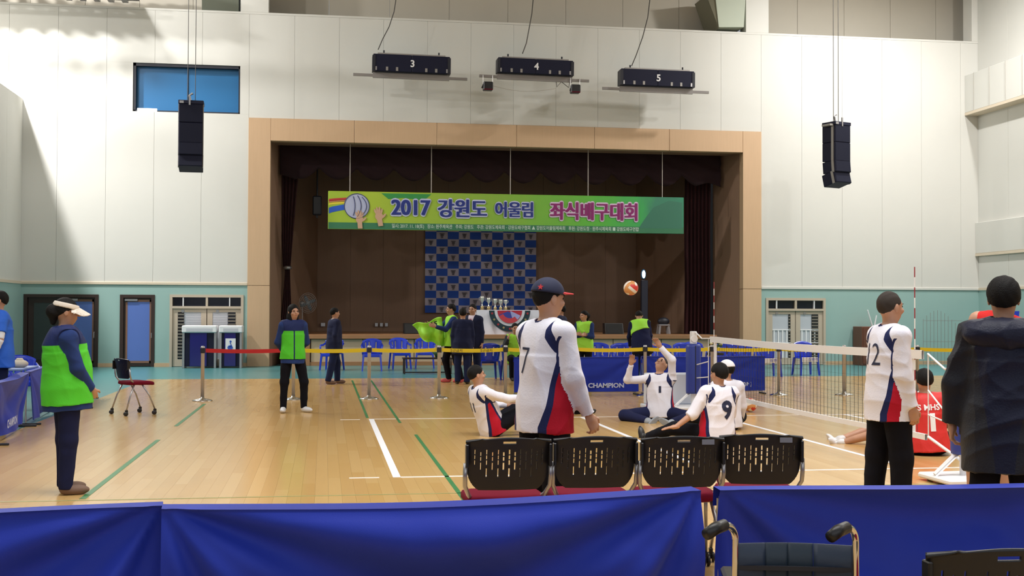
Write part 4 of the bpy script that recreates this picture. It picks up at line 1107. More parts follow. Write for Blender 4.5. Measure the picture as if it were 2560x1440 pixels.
# ================================================================== FLOOR FURNITURE
# ---- belt barrier posts and belts
posts = []
PX = [(-2.66, 9.72), (-1.17, 9.85), (.11, 9.90), (1.32, 9.95), (2.50, 10.02), (3.77, 10.08), (5.05, 10.10), (6.3, 10.10), (7.56, 10.08), (8.80, 10.02), (10.2, 9.95), (11.6, 9.9)]
lbs = ['first chrome barrier post, at the end of the red belt', 'chrome barrier post behind the woman in the bright green vest', 'chrome barrier post standing beside the green floor line, third in the row', 'chrome barrier post holding yellow belt near the people in suits', 'barrier post behind the seated person in the lime vest', 'barrier post hidden behind the standing player wearing number 7',
       'barrier post between the two far blue barriers', 'barrier post behind the padded net post', 'barrier post seen through the net just past the far blue barrier', 'barrier post seen through the net beside the player with number 12', 'barrier post beside the seated red player', 'last barrier post behind the person in the dark hooded coat']
pp = None
for i, (x, y) in enumerate(PX):
    if pp is None:
        t = thing('barrier_post', lbs[0], 'post', (x, y, 0), 0, 'chrome belt barrier posts in a row')
        MB().lathe([(.03, .03), (.03, .84), (.034, .845), (.034, .91), (.02, .92)], n=14).build('pole', mat('brushed_post', (.50, .48, .47), .38, metal=.35), t, True)
        MB().lathe([(.165, 0), (.165, .012), (.12, .03), (.035, .045), (.032, .07)], n=22).build('base', M_chrome, t, True)
        MB().box(-.038, .038, -.038, .038, .80, .89, bev=.008).build('belt_head', M_dark, t); pp = t
    else:
        t = copy_tree(pp); t['label'] = lbs[i]
    t.location = (x, y, 0)
M_red = mat('red_belt', (.55, .012, .016), .5); M_yel = mat('yellow_belt', (.80, .60, .012), .5)
def belt(i, m_, lb, txt=None):
    (x0, y0), (x1, y1) = PX[i], PX[i+1]; n = 10; v = []; f = []
    for k in range(n+1):
        u = k/n; x = x0+(x1-x0)*u+(.045 if k == 0 else -.045 if k == n else 0); z = .845-.018*sin(pi*u)
        v += [(x, y0+(y1-y0)*u-.004, z-.033), (x, y0+(y1-y0)*u-.004, z+.033)]
    for k in range(n): f.append((2*k, 2*k+2, 2*k+3, 2*k+1))
    o = MB().add(v, f).build('barrier_belt', m_); md = o.modifiers.new('s', 'SOLIDIFY'); md.thickness = .004
    tag(o, lb, 'belt', 'belts between the barrier posts')
    if txt: 
        for u in (.25, .7): wall_text(txt, .055, x0+(x1-x0)*u, y0+(y1-y0)*u-.010, .828, M_dark, o, 'belt_lettering', sx=1.2)
belt(0, M_red, 'red belt stretched from the first post past the bins')
bl_l = ['yellow belt crossing in front of the walking man in a suit', 'yellow belt in front of the blue plastic chairs and low table', 'yellow belt with dark lettering in front of the standing men in suits', 'yellow belt behind the player with number 7, nearer the stage', 'yellow belt section hidden behind the standing number 7', 'yellow belt section above the far barrier by the padded post', 'yellow belt section behind the net post', 'yellow belt seen through the net before the cream door', 'yellow belt seen through the net beside number 12', 'yellow belt above the seated red players', ]
for i in range(1, 11): belt(i, M_yel, bl_l[i-1], '접근금지' if i in (3,) else None)

# ---- cloth barriers
def folded(L, H, seed, depth, corner):
    nx, nz = 120, 44; r = np.random.RandomState(seed)
    folds = [(r.uniform(-.2, 1.2), r.uniform(.5, 1.3)*(1 if corner > 0 else -1), r.uniform(.5, 1)) for _ in range(8)]
    v = []; f = []
    for j in range(nz+1):
        z = H*(1-j/nz)
        for i in range(nx+1):
            u = i/nx; t = 1-z/H; y = 0
            # folds that fan down from the two upper corners
            for cx_, s_ in ((0, 1), (1, -1)):
                a = math.atan2(t*H+.02, (u-cx_)*s_*L+.001); rr = math.hypot(t*H, (u-cx_)*L)
                if 0 < a < 1.7:
                    y += depth*math.exp(-rr*.7)*rr*2.2*(sin(a*(8+seed % 3)+seed)+.45*sin(a*17+seed*2))
            for c_, k_, w_ in folds: y += depth*.4*w_*math.exp(-((u-c_-k_*t*.25)/.05)**2)*min(1, t*3)
            y += depth*.5*sin(u*7+seed+t*3)*t
            sag = -.018*math.exp(-((u-.45)/.25)**2)*(1 if seed % 2 else .35)
            v.append((L*u, y-.012, z+sag*(z/H)))
    for j in range(nz):
        for i in range(nx): a = j*(nx+1)+i; f.append((a, a+1, a+nx+2, a+nx+1))
    return v, f
def barrier(p0, p1, lb, seed, depth=.035, H=.70, text=None, zt=0, corner=1, textside=-1, bow=0):
    dx_, dy_ = p1[0]-p0[0], p1[1]-p0[1]; L = math.hypot(dx_, dy_)
    t = thing('court_barrier', lb, 'barrier', (p0[0], p0[1], 0), math.atan2(dy_, dx_), 'blue cloth barriers round the court')
    v, f = folded(L-.02, H-.06, seed, depth, corner)
    v = [(x+.01, y-bow*sin(pi*min(1, max(0, x/L)))-.012*(1-min(1, abs(z+.06-H)/.03)), z+.06) for x, y, z in v]
    bw = lambda x: -bow*sin(pi*x/L)
    n0 = len(v); nn = 121
    v += [(x, .075+bw(x), z+.002) for x, y, z in v[:nn]]; v += [(v[i][0], .085+bw(v[i][0]), H-.09) for i in range(nn)]
    for i in range(nn-1): f.append((i, i+1, n0+i+1, n0+i)); f.append((n0+i, n0+i+1, n0+nn+i+1, n0+nn+i))
    MB().add(v, f).build('cloth', M_barrier, t, True)
    MB().tube([(.03, .05, H-.05), (.03, .05, .03)], .011, 6).tube([(L-.03, .05, H-.05), (L-.03, .05, .03)], .011, 6).tube([(.03, .05, .05), (L-.03, .05, .05)], .010, 6).tube([(.03+(L-.06)*k/12, .05+bw(.03+(L-.06)*k/12), H-.05) for k in range(13)], .010, 6).build('frame', M_silver, t)
    for x in (.05, L-.05): MB().box(x-.02, x+.02, -.14, .17, 0, .025, bev=.006).build('foot', M_dark, t)
    if text:
        size = .115; yy = -.012-depth*1.5-.012; c = wall_text(text, size, L-.62 if text else 0, yy, .17, mat('barrier_print', (.55, .62, .85), .6), t, 'lettering', offset=.004, sx=1.12)
        MB().tube([(L-1.06+.045*cos(a), yy, .17+.038*sin(a)) for a in [pi*.2+k*pi*.16 for k in range(11)]], .010, 5).build('printed_swirl', mat('barrier_print', (.55, .62, .85), .6), t)
    return t
barrier((-3.66, -6.10), (-1.315, -5.845), 'blue cloth barrier filling the lower left corner nearest the camera', 3, .045)
barrier((-1.33, -5.915), (1.04, -5.70), 'long blue cloth barrier in the middle of the near row', 4, .05, bow=.14)
barrier((1.115, -5.71), (3.46, -5.82), 'blue cloth barrier behind the wheelchair', 6, .04)
barrier((-4.30, 8.3), (-4.62, 10.6), 'blue cloth barrier far along the left side behind the woman with sun visor', 7, .015)
barrier((-4.26, 3.1), (-4.48, 5.45), 'blue cloth barrier in front of the man in the blue polo shirt, nearer piece', 5, .02, text=None)
barrier((-4.47, 5.6), (-4.66, 7.9), 'blue cloth barrier on the left side just behind the woman with sun visor', 8, .02)
barrier((2.72, 10.55), (5.05, 10.55), 'far blue cloth barrier behind the player with raised arms', 2, .012, text='CHAMPION', H=.69)
barrier((5.13, 10.62), (7.50, 10.60), 'far blue cloth barrier behind the net, right of the padded post', 9, .012, text='CHAMPION', H=.70)
# lettering on the left side barrier faces the court
o = [x for x in bpy.data.objects if x.name.startswith('court_barrier') and 'nearer piece' in x['label']][0]
v, f = text_mesh('CHAMPION', .13, .004, sx=1.1)
for k_, px_ in ((0, .72),):
    q = MB().add([(px_+a, -.075, .20+b) for a, b, c in v], f).build('lettering', mat('barrier_print', (.55, .62, .85), .6), o)

# ---- mesh-back chairs
def chair_back_mesh():
    W_, Z0, Z1 = .2375, .525, .815; nx, nz = 104, 64; v = []; f = []; vm = {}
    def hw(z):
        if z > .66: return .228+.010*(z-.66)/.155
        t = (.66-z)/.135; return .228*math.sqrt(max(0, 1-(t*.74)**2.6))**1.0
    def pos(i, j):
        z = Z0+(Z1-Z0)*j/nz; x = -W_+2*W_*i/nx; w = hw(z); x = max(-w, min(w, x))
        zz = z
        if j == nz: zz = Z1-.018*(x/W_)**2*4*.3+.004
        zt = zz-(.018*(x/W_)**2 if zz > .77 else 0)*(zz-.77)/.045
        lean = (z-.5)*.18
        return (x, -lean+.045*(x/W_)**2*1.0, zt)
    def hole(x, z):
        if abs(x) < .036 and abs(z-.790) < .0085: return True
        c = round(x/.0315); dx_ = abs(x-c*.0315)
        if abs(c) > 6 or dx_ > .0032: return False
        sh = .010 if c % 2 else 0
        for zc, hh in ((.738-sh, .012), (.708-sh, .012), (.678-sh, .013)):
            if abs(z-zc) < hh: return True
        if zc and c % 2 == 0 and abs(c) <= 4 and abs(z-.622) < .026: return True
        if c % 2 and abs(z-.648) < .008: return True
        return False
    for j in range(nz):
        for i in range(nx):
            z = Z0+(Z1-Z0)*(j+.5)/nz; x = -W_+2*W_*(i+.5)/nx
            if abs(x) > hw(z)+.004 or hole(x, z): continue
            q = []
            for a, b in ((i, j), (i+1, j), (i+1, j+1), (i, j+1)):
                if (a, b) not in vm: vm[a, b] = len(v); v.append(pos(a, b))
                q.append(vm[a, b])
            if len({v[k] for k in q}) == 4: f.append(tuple(q))
    return v, f
def make_chair(label):
    """sits facing +y, origin on the floor under the seat"""
    t = thing('mesh_back_chair', label, 'chair', (0, 0, 0), 0)
    v, f = chair_back_mesh()
    o = MB().add([(x, y-.20, z) for x, y, z in v], f).build('backrest', M_black, t, True); md = o.modifiers.new('s', 'SOLIDIFY'); md.thickness = .010
    n = 9; mb = MB()
    prof = []
    def sup(a, w, d, e=.45): return (w*math.copysign(abs(cos(a))**e, cos(a)), d*math.copysign(abs(sin(a))**e, sin(a)))
    rings = [(.90, .435), (1.0, .445), (1.0, .470), (.96, .484), (.80, .490)]
    vv = []; ff = []; N = 36
    for k_, (sc_, z) in enumerate(rings):
        for a in range(N): x, y = sup(2*pi*a/N, .225*sc_, .215*sc_); vv.append((x, y+.02, z-.02*(max(0, y)/.215)**3))
    for k_ in range(len(rings)-1):
        for a in range(N): p, q = k_*N+a, k_*N+(a+1) % N; ff.append((p, q, q+N, p+N))
    ff.append(tuple(range(N))[::-1]); ff.append(tuple(range(4*N, 5*N)))
    MB().add(vv, ff).build('seat', M_maroon, t, True)
    for sx_ in (-1, 1):
        MB().tube([(.238*sx_, -.196, .675), (.240*sx_, -.192, .60), (.238*sx_, -.180, .545), (.215*sx_, -.15, .495), (.185*sx_, -.09, .455), (.180*sx_, .14, .44)], .0125, 8).build('back_frame', M_silver, t, True)
        MB().box(.232*sx_-.008, .232*sx_+.008, -.235, -.185, .655, .78, bev=.004).build('frame_sleeve', M_black, t)
        for nm, path in (('leg', [(.19*sx_, -.10, .44), (.215*sx_, -.17, .28), (.235*sx_, -.235, .08)]), ('leg', [(.19*sx_, .02, .44), (.215*sx_, .12, .28), (.235*sx_, .20, .08)])):
            l = MB().tube(path, .0115, 8).build(nm, M_silver, t, True); e = path[-1]
            MB().box(e[0]-.012, e[0]+.012, e[1]-.022, e[1]+.022, .035, .085, bev=.006).build('caster_fork', M_black, l)
            MB().lathe([(.026, -.022), (.03, -.018), (.03, -.006), (.012, -.005), (.012, .005), (.03, .006), (.03, .018), (.026, .022)], (e[0], e[1]-.01, .030), 16, axis='x').build('caster', M_black, l, True)
    MB().tube([(-.19, .02, .435), (.19, .02, .435)], .012, 8).tube([(-.19, -.10, .435), (.19, -.10, .435)], .012, 8).build('seat_rail', M_silver, t)
    return t
c0 = make_chair('black mesh-back chair with red seat, leftmost of the near row of four')
CH = [(.343, -4.24, R(1), None), (.845, -4.22, R(-1), 'black mesh-back chair, second in the near row, before the player with number 7'), (1.345, -4.27, R(-4), 'black mesh-back chair with a silver tag, third in the near row'), (1.855, -4.21, R(-11), 'black mesh-back chair at the right end of the near row, turned slightly'),
      (-3.38, 7.22, R(-56), 'black mesh-back chair seen from the side, standing alone on the court floor'), (1.34, -7.52, R(-3), 'black mesh-back chair cut off at the lower right corner beside the wheelchair')]
for i, (x, y, a, lb) in enumerate(CH):
    c = c0 if i == 0 else copy_tree(c0)
    if lb: c['label'] = lb
    c.location = (x, y, 0); c.rotation_euler = (0, 0, a)
    if i in (2, 3): MB().box(.098, .168, -.268, -.262, .772, .800).build('silver_tag', mat('silver_tag', (.30, .30, .31), .35, metal=.5), c)
    c['group'] = 'black mesh-back chairs with red seats'

# ---- wheelchair
t = thing('wheelchair', 'folding wheelchair with dark blue backrest and chrome push handles', 'wheelchair', (.93, -7.04, -.0), R(-14)); WS = .955
M_wc = mat('wheelchair_vinyl', (.008, .022, .042), .5, bump=.15, bscale=30); M_wc2 = mat('wheelchair_vinyl_light', (.016, .030, .062), .5, bump=.15, bscale=30)
nx = 24; 
for k, (u0, u1, mm) in enumerate(((0, .26, M_wc2), (.262, .45, M_wc), (.452, .66, M_wc), (.662, 1, M_wc2))):
    v = []; f = []
    for i in range(9):
        u = u0+(u1-u0)*i/8; x = -.205+.41*u; y = -.215+.035*sin(pi*u)
        for z in (.44, .58, .70, .775): v.append((x, y-.004*sin(z*40), z))
    for i in range(8):
        for j in range(3): a = i*4+j; f.append((a, a+4, a+5, a+1))
    p = MB().add(v, f).build('back_panel', mm, t, True); md = p.modifiers.new('s', 'SOLIDIFY'); md.thickness = .012
MB().box(-.205, .205, -.212, -.200, .685, .70).build('back_seam', M_dark, t)
for sx_ in (-1, 1):
    x = .205*sx_; tw = -.060
    MB().tube([(x, -.215, .40), (x, -.215, .79)]+[(x+tw*.8*(1-cos(a)), -.215-.085*(1-cos(a)), .79+.062*sin(a)) for a in [k*pi/2/7 for k in range(1, 8)]], .0125, 12).build('push_handle', M_chrome, t, True)
    gx_, gy_ = x+tw*.8, -.300
    MB().tube([(gx_+.005, gy_+.01, .853), (gx_-.03, gy_-.03, .847), (gx_-.062, gy_-.065, .832)], [.021, .022, .020], 12).build('hand_grip', M_black, t, True)
    w = thing('tmp', 'x', 'x'); bpy.data.objects.remove(w)
    MB().lathe([(.300, -.012), (.305, 0), (.300, .012), (.285, .010), (.285, -.010), (.300, -.012)], (x*1.22, -.10, .305), 36, axis='x').build('rear_wheel', M_black, t, True)
    sp = MB()
    for k in range(12): a = 2*pi*k/12; sp.tube([(x*1.22, -.10, .305), (x*1.22, -.10+.285*cos(a), .305+.285*sin(a))], .002, 4)
    sp.build('spokes', M_chrome, t)
    MB().tube([(x*1.32, -.10+.27*cos(2*pi*k/36), .305+.27*sin(2*pi*k/36)) for k in range(37)], .008, 6, caps=False).build('hand_rim', M_chrome, t, True)
    MB().lathe([(.075, -.012), (.078, 0), (.075, .012)], (x, .33, .078), 18, axis='x').build('caster', M_black, t, True)
    MB().tube([(x, -.215, .40), (x, -.215, .28), (x, .25, .28), (x, .33, .13)], .011, 8).tube([(x, -.215, .44), (x, .22, .44), (x, .30, .28)], .011, 8).build('side_frame', M_chrome, t, True)
    MB().box(x-.025, x+.025, -.16, .12, .60, .63, bev=.01).build('armrest', M_black, t)
    MB().tube([(x, -.14, .44), (x, -.14, .60)], .009, 6).build('armrest_post', M_chrome, t)
MB().box(-.20, .20, -.20, .22, .435, .45).build('seat', M_wc, t); t.scale = (WS, WS, WS)

# ---- plastic chairs
def plastic_chair(label):
    t = thing('plastic_chair', label, 'chair', (0, 0, 0), 0)
    v = []; f = []; n = 16; nz = 10
    for j in range(nz+1):
        z = .42+.36*j/nz
        for i in range(n+1):
            u = -1+2*i/n; w = .22+.03*j/nz; top = .035*(1-u*u)*(j/nz)**2
            v.append((w*u, -.20-.05*(z-.42)/.36+.07*u*u, z+top-.03*abs(u)**3*(j/nz)))
    for j in range(nz):
        for i in range(n):
            if 3 <= j <= 7 and i % 3 == 1 and 2 < i < n-2 and i != 7: continue
            a = j*(n+1)+i; f.append((a, a+1, a+n+2, a+n+1))
    o = MB().add(v, f).build('backrest', M_bluepl, t, True); md = o.modifiers.new('s', 'SOLIDIFY'); md.thickness = .014
    MB().box(-.22, .22, -.20, .21, .405, .43, bev=.012).box(-.215, .215, .19, .215, .35, .42, bev=.01).build('seat', M_bluepl, t)
    for sx_ in (-1, 1):
        MB().tube([(.245*sx_, -.17, .68), (.262*sx_, -.05, .635), (.262*sx_, .12, .63), (.25*sx_, .19, .60), (.235*sx_, .20, .42)], [.022, .026, .026, .022, .02], 8).build('armrest', M_bluepl, t, True)
        for sy_ in (-1, 1):
            MB().add([(sx_*.185, sy_*.165, .42), (sx_*.235, sy_*.165, .42), (sx_*.235, sy_*.215, .42), (sx_*.185, sy_*.215, .42), (sx_*.225, sy_*.215, 0), (sx_*.262, sy_*.215, 0), (sx_*.262, sy_*.250, 0), (sx_*.225, sy_*.250, 0)],
                [(0, 1, 2, 3), (4, 7, 6, 5), (0, 4, 5, 1), (1, 5, 6, 2), (2, 6, 7, 3), (3, 7, 4, 0)]).build('leg', M_bluepl, t)
    return t
pc = plastic_chair('blue plastic armchair just right of the walking man in a suit')
PCL = [(-.45, 20.4, R(160), None), (.55, 19.9, R(178), 'blue plastic armchair, first full one left of the low table'), (1.32, 20.9, R(190), 'blue plastic armchair, second one left of the low table'), (2.0, 21.2, R(175), 'blue plastic armchair behind the low table'),
       (2.95, 15.68, R(6), 'blue plastic armchair right of the two men in dark suits'), (3.52, 15.7, R(180), 'blue plastic armchair the seated person in the lime vest sits on'),
       (5.5, 15.8, R(170), 'blue plastic armchair just right of the two officials by the far barrier'), (5.95, 15.3, R(184), 'blue plastic armchair, second right of the two officials'), (6.35, 16.0, R(176), 'blue plastic armchair left of the person bent forward'), (6.85, 15.2, R(182), 'blue plastic armchair directly below the person bent forward'),
       (7.55, 15.8, R(186), 'blue plastic armchair right of the person bent forward, nearer one'), (8.0, 16.6, R(176), 'blue plastic armchair beside the white flower bouquet'), (8.55, 15.9, R(184), 'blue plastic armchair between bouquet and padded net post'), (9.05, 16.2, R(170), 'blue plastic armchair just behind the white net post arm'),
       (9.75, 16.4, R(182), 'blue plastic armchair with a paper, seen under the far end of the net tape'), (10.92, 16.95, R(184), 'blue plastic armchair with a paper, standing alone before the right cream door')]
for i, (x, y, a, lb) in enumerate(PCL):
    c = pc if i == 0 else copy_tree(pc)
    if lb: c['label'] = lb
    c['group'] = 'blue plastic armchairs'; c.location = (x, y, 0); c.rotation_euler = (0, 0, a)
for x, y, lb in ((9.75, 16.4, 'white paper sheet on the blue chair under the far net end'), (10.92, 16.95, 'white paper sheet on the lone blue chair by the right cream door')):
    o = MB().box(-.20, .20, -.27, -.262, .33, .44, bev=.002).build('paper_sheet', M_white, loc=(x, y, 0)); tag(o, lb, 'paper')
    wall_text('심판석', .08, .08, -.275, .385, M_bluepl, o, 'lettering', sx=1.2)
# low table, its bouquet, second bouquet
t = thing('low_table', 'low dark brown table with thin legs in front of the blue chairs', 'table', (1.82, 18.3, 0))
MB().box(-.6, .6, -.22, .22, .36, .39, bev=.006).build('table_top', M_brownd, t)
for a in (-.56, .56):
    for b in (-.19, .19): MB().box(a-.015, a+.015, b-.015, b+.015, 0, .36).build('leg', M_brownd, t)
MB().box(-.55, .55, -.2, -.18, .03, .06).build('stretcher', M_brownd, t)
def bouquet(loc, lb, n=26, r=.14):
    t = thing('bouquet', lb, 'flowers', loc); rr = random.Random(n)
    for k in range(n):
        a = rr.random()*6.28; d = r*rr.random()**.5; z = .10+.10*rr.random()+.08*(1-d/r)
        MB().ell((d*cos(a), d*sin(a), z), (.028, .028, .022), 7, 5).build('flower', mat('cream_petals', (.70, .68, .42), .6) if k % 3 else mat('green_leaf', (.04, .14, .04), .6), t, True)
    MB().lathe([(.03, 0), (.05, .06), (.13, .14)], n=12).build('wrapping', mat('green_wrap', (.04, .12, .05), .5), t, True)
bouquet((2.05, 18.3, .39), 'green flower bouquet lying on the low brown table', 14, .12)
bouquet((7.95, 14.9, .62), 'white flower bouquet held up on a stand between the blue chairs', 26, .17)
o = MB().box(-.16, .16, -.13, .13, .56, .62, bev=.008).box(-.02, .02, -.02, .02, 0, .58).box(-.14, .14, -.12, .12, 0, .03).build('flower_stand', M_dark, loc=(7.95, 14.9, 0)); tag(o, 'dark small stand under the white flower bouquet', 'stand')
# white box / dark block seen below the right red-seated chair stage side
o = MB().box(10.72, 11.2, 21.9, 22.35, 0, .55, bev=.01).build('side_block', mat('brown_block', (.12, .05, .025), .5)); tag(o, 'brown wooden block at the foot of the stage opening, right side', 'block')
# cabinet and chairs at the right wall
t = thing('brown_cabinet', 'brown wooden cabinet against the teal wall behind player 12', 'cabinet', (15.0, 22.1, 0))
MB().box(-.35, .35, -.25, .35, 0, 1.12, bev=.008).build('body', mat('brown_cabinet', (.15, .055, .03), .5), t); MB().box(-.32, .0, -.27, -.25, .05, 1.08).box(.01, .32, -.27, -.25, .05, 1.08).build('door', mat('brown_cabinet_door', (.13, .045, .025), .45), t)
o = MB().tube([(0, 0, 0), (-.18, -.05, .5)], .02, 6).tube([(.05, 0, 0), (.12, 0, .35)], .02, 6).build('flag_poles', M_white, loc=(15.05, 22.0, 1.1)); tag(o, 'rolled white and red flags lying on the brown cabinet', 'flags')
t = thing('equipment_cart', 'dark equipment cart by the right teal wall with a blue panel leaning on it', 'cart', (17.6, 19.5, 0))
MB().box(-.9, .9, -.4, .4, .86, .96, bev=.01).build('shelf', M_navybox, t)
for a in (-.85, .85):
    for b in (-.35, .35): MB().tube([(a, b, 0), (a, b, .9)], .02, 6).build('leg', M_steel, t)
o = MB().add([(-.45, 0, 0), (.6, 0, 0), (.75, .15, .62), (-.25, .15, .62), (-.45, .04, 0), (.6, .04, 0), (.75, .19, .62), (-.25, .19, .62)], [(0, 1, 2, 3), (4, 7, 6, 5), (0, 4, 5, 1), (1, 5, 6, 2), (2, 6, 7, 3), (3, 7, 4, 0)]).build('blue_panel', M_barrier, loc=(17.4, 19.4, .96)); tag(o, 'slanting blue panel on the equipment cart by the right wall', 'panel')
t = thing('ball_cage', 'thin wire ball cage against the right teal wall', 'cage', (16.9, 21.4, 0)); w = MB()
for k in range(12): w.tube([(-.6+k*.11, 0, 0), (-.6+k*.11, 0, 1.35+.25*sin(k*.4))], .006, 4)
for z in (.1, .7, 1.3): w.tube([(-.6, 0, z), (.6, 0, z)], .008, 4)
w.build('wires', M_steel, t)

# ---- left side: chair and table with things by the polo man
c = copy_tree(pc); c.location = (-5.25, 8.4, 0); c.rotation_euler = (0, 0, R(200)); c['label'] = 'dark blue chair standing behind the left side barrier'; c['group'] = 'blue plastic armchairs'
t = thing('scoring_table', 'small pale table behind the left barrier with bags on it', 'table', (-5.02, 6.75, 0)); MB().box(-.30, .30, -.5, .5, .68, .71, bev=.006).build('table_top', mat('pale_blue_table', (.25, .33, .60), .5), t)
for a in (-.28, .28):
    for b in (-.45, .45): MB().tube([(a, b, 0), (a, b, .68)], .014, 6).build('leg', M_silver, t)
o = MB().ell((0, 0, .05), (.12, .09, .06), 12, 8).box(-.05, .05, -.04, .04, .05, .13, bev=.02).build('cloth_bag', mat('cream_bag', (.62, .55, .45), .7), smooth=True, loc=(-4.84, 6.62, .712)); tag(o, 'small cream cloth bag on the pale table behind the left barrier', 'bag')
o = MB().box(-.12, .12, -.1, .1, 0, .06, bev=.01).build('tissue_box', mat('clear_plastic_box', (.35, .42, .55), .2), loc=(-5.02, 6.35, .712)); tag(o, 'pale plastic box on the table behind the left barrier', 'box')

# ================================================================== NET
nt_ = thing('volleyball_net', 'white-taped black sitting volleyball net across the court', 'net', (5, 0, 0))
NZ1, NZ0 = 1.155, .36
def sagz(y): return -.022*sin(pi*max(0, min(1, y/6)))
def band(z0, z1, m_, nm, y0=-.35, y1=6.35):
    v = []; f = []; n = 24
    for k in range(n+1):
        y = y0+(y1-y0)*k/n; s_ = sagz(y)
        v += [(-.012, y, z0+s_), (-.012, y, z1+s_), (.012, y, z1+s_), (.012, y, z0+s_)]
    for k in range(n):
        for a in range(4): b = (a+1) % 4; f.append((4*k+a, 4*k+b, 4*k+4+b, 4*k+4+a))
    MB().add(v, f).build(nm, m_, nt_)
band(NZ1-.085, NZ1, M_white, 'top_band', -.22, 6.22); band(NZ0-.055, NZ0, M_white, 'bottom_band', -.28, 6.28)
for y in (0.0, 6.0): MB().box(-.014, .014, y-.028, y+.028, NZ0, NZ1-.08).build('side_band', M_white, nt_)
ne = MB()
for k in range(63):
    y = -.1+k*.1; s_ = sagz(y); w = .004*sin(k*2.1)
    ne.tube([(0, y, NZ0+s_), (.0, y+w, .6+s_), (0, y-w, .85+s_), (0, y, NZ1-.08+s_)], .0024, 4, caps=False)
for j in range(1, 7):
    ne.tube([(0, -.1+k*.62, NZ0+j*.1+sagz(k*.62)) for k in range(11)], .0010, 4, caps=False)
ne = ne.build('netting', M_net, nt_, kind='stuff')
for y, y2 in ((6.32, 6.95), (-.32, -.95)):
    MB().tube([(0, y, NZ0-.03), (0, y, NZ1-.04)], .006, 5).build('edge_cord', M_white, nt_)
    MB().tube([(0, y*.985, NZ1-.03), (0, (y+y2)/2, NZ1-.04 if y > 0 else NZ1-.16), (0, y2, NZ1+.05 if y > 0 else NZ1-.10)], .010, 6).build('top_cord', M_white, nt_)
    MB().tube([(0, y, .78), (0, y2, .70 if y > 0 else .42)], .008, 6).tube([(0, y, .55), (0, y2, .47 if y < 0 else .50)], .008, 6).build('side_cord', M_white, nt_)
    MB().tube([(0, y, NZ0-.02), (.05, y2+.1*np.sign(y), .12 if y < 0 else .25)], .014, 6).build('bottom_strap', M_white, nt_)
for y in (6.06, -.06):
    lb = 'red and white striped antenna at the far end of the net' if y > 0 else 'red and white striped antenna at the near end of the net'
    t = thing('net_antenna', lb, 'antenna', (5, y, 0))
    for k in range(16): MB().tube([(.0, 0, .36+k*.10), (.0, 0, .46+k*.10)], .0055, 6).build('stripe', (M_white if k % 2 == 0 else mat('antenna_red', (.30, .02, .03), .4)), t)
def net_post(y, lb, sgn):
    t = thing('net_post', lb, 'post', (4.98, y, 0))
    MB().tube([(0, 0, .05), (0, 0, 1.18)], .038, 12).build('pole', M_white, t)
    v_, MPAD = [(.11, .26), (.115, .30), (.115, .98), (.10, 1.02)], mat('navy_pad', (.020, .040, .26), .45)
    MB().lathe(v_, (0, 0, 0), 20).build('pad', MPAD, t, True)
    MB().tube([(0, -.118*1, .27), (.0, -.118, 1.0)], .006, 5).build('pad_seam', M_dark, t)
    MB().box(-.30, .32, -.30, .28, .02, .07, bev=.015).build('base_plate', M_white, t)
    MB().add([(-.28, -.05, .07), (-.28, .05, .07), (-.02, .05, .30), (-.02, -.05, .30)], [(0, 1, 2, 3)]).tube([(-.28, 0, .08), (-.03, 0, .30)], .02, 6).tube([(.28, 0, .08), (.03, 0, .30)], .02, 6).build('brace', M_white, t)
    MB().lathe([(.05, 0), (.06, .02), (.05, .05)], (0, -.06, 1.10), 12, axis='y').box(-.045, .045, -.05, .05, 1.02, 1.22, bev=.01).build('winch', M_white, t)
    for a in (-.22, .24): MB().lathe([(.03, -.02), (.03, .02)], (a, .2, .03), 12, axis='x').build('wheel', M_black, t)
    return t
net_post(7.0, 'padded net post on a white base at the far end of the net', 1)
net_post(-1.0, 'padded net post on a white base at the near end, beside the dark hooded coat', -1)
# white equipment box beside the far post base
o = MB().box(-.42, .30, -.15, .15, .06, .55, bev=.02).box(-.46, .34, -.2, .2, .0, .06, bev=.01).build('ballast_box', mat('pale_grey_box', (.62, .66, .74), .5), loc=(4.78, 7.5, 0)); tag(o, 'pale grey ballast box behind the far net post', 'box')

# ---- balls
def ball(loc, lb, r=.105):
    n, h_ = 24, 16; b = MB(); v = [(0, 0, -r)]; f = []; mi = []
    b.ell((0, 0, 0), (r, r, r), n, h_)
    mi = []
    for q in b.f:
        c = sum((Vector(b.v[i]) for i in q), Vector())/len(q); a = max((abs(c[k]), k) for k in range(3))[1]; o_ = (a+1) % 3
        mi.append(0 if abs(c[o_]) < r*.22 else (1 if c[o_] > 0 else 2))
    b.mi = mi
    o = b.build('volleyball', [mat('ball_white', (.78, .74, .66), .45), mat('ball_red', (.60, .04, .03), .45), mat('ball_orange', (.66, .30, .10), .45)], smooth=True, loc=loc)
    md = o.modifiers.new('b', 'SUBSURF'); md.levels = 1; md.render_levels = 1
    return tag(o, lb, 'ball')
b1 = ball((3.60, 5.5, 1.85), 'volleyball in the air above the player with raised arms'); b1.rotation_euler = (.4, .6, .3)
b2 = ball((5.75, 6.6, .106), 'red and white volleyball lying on the floor behind the net'); b2.rotation_euler = (1.2, .2, .8)

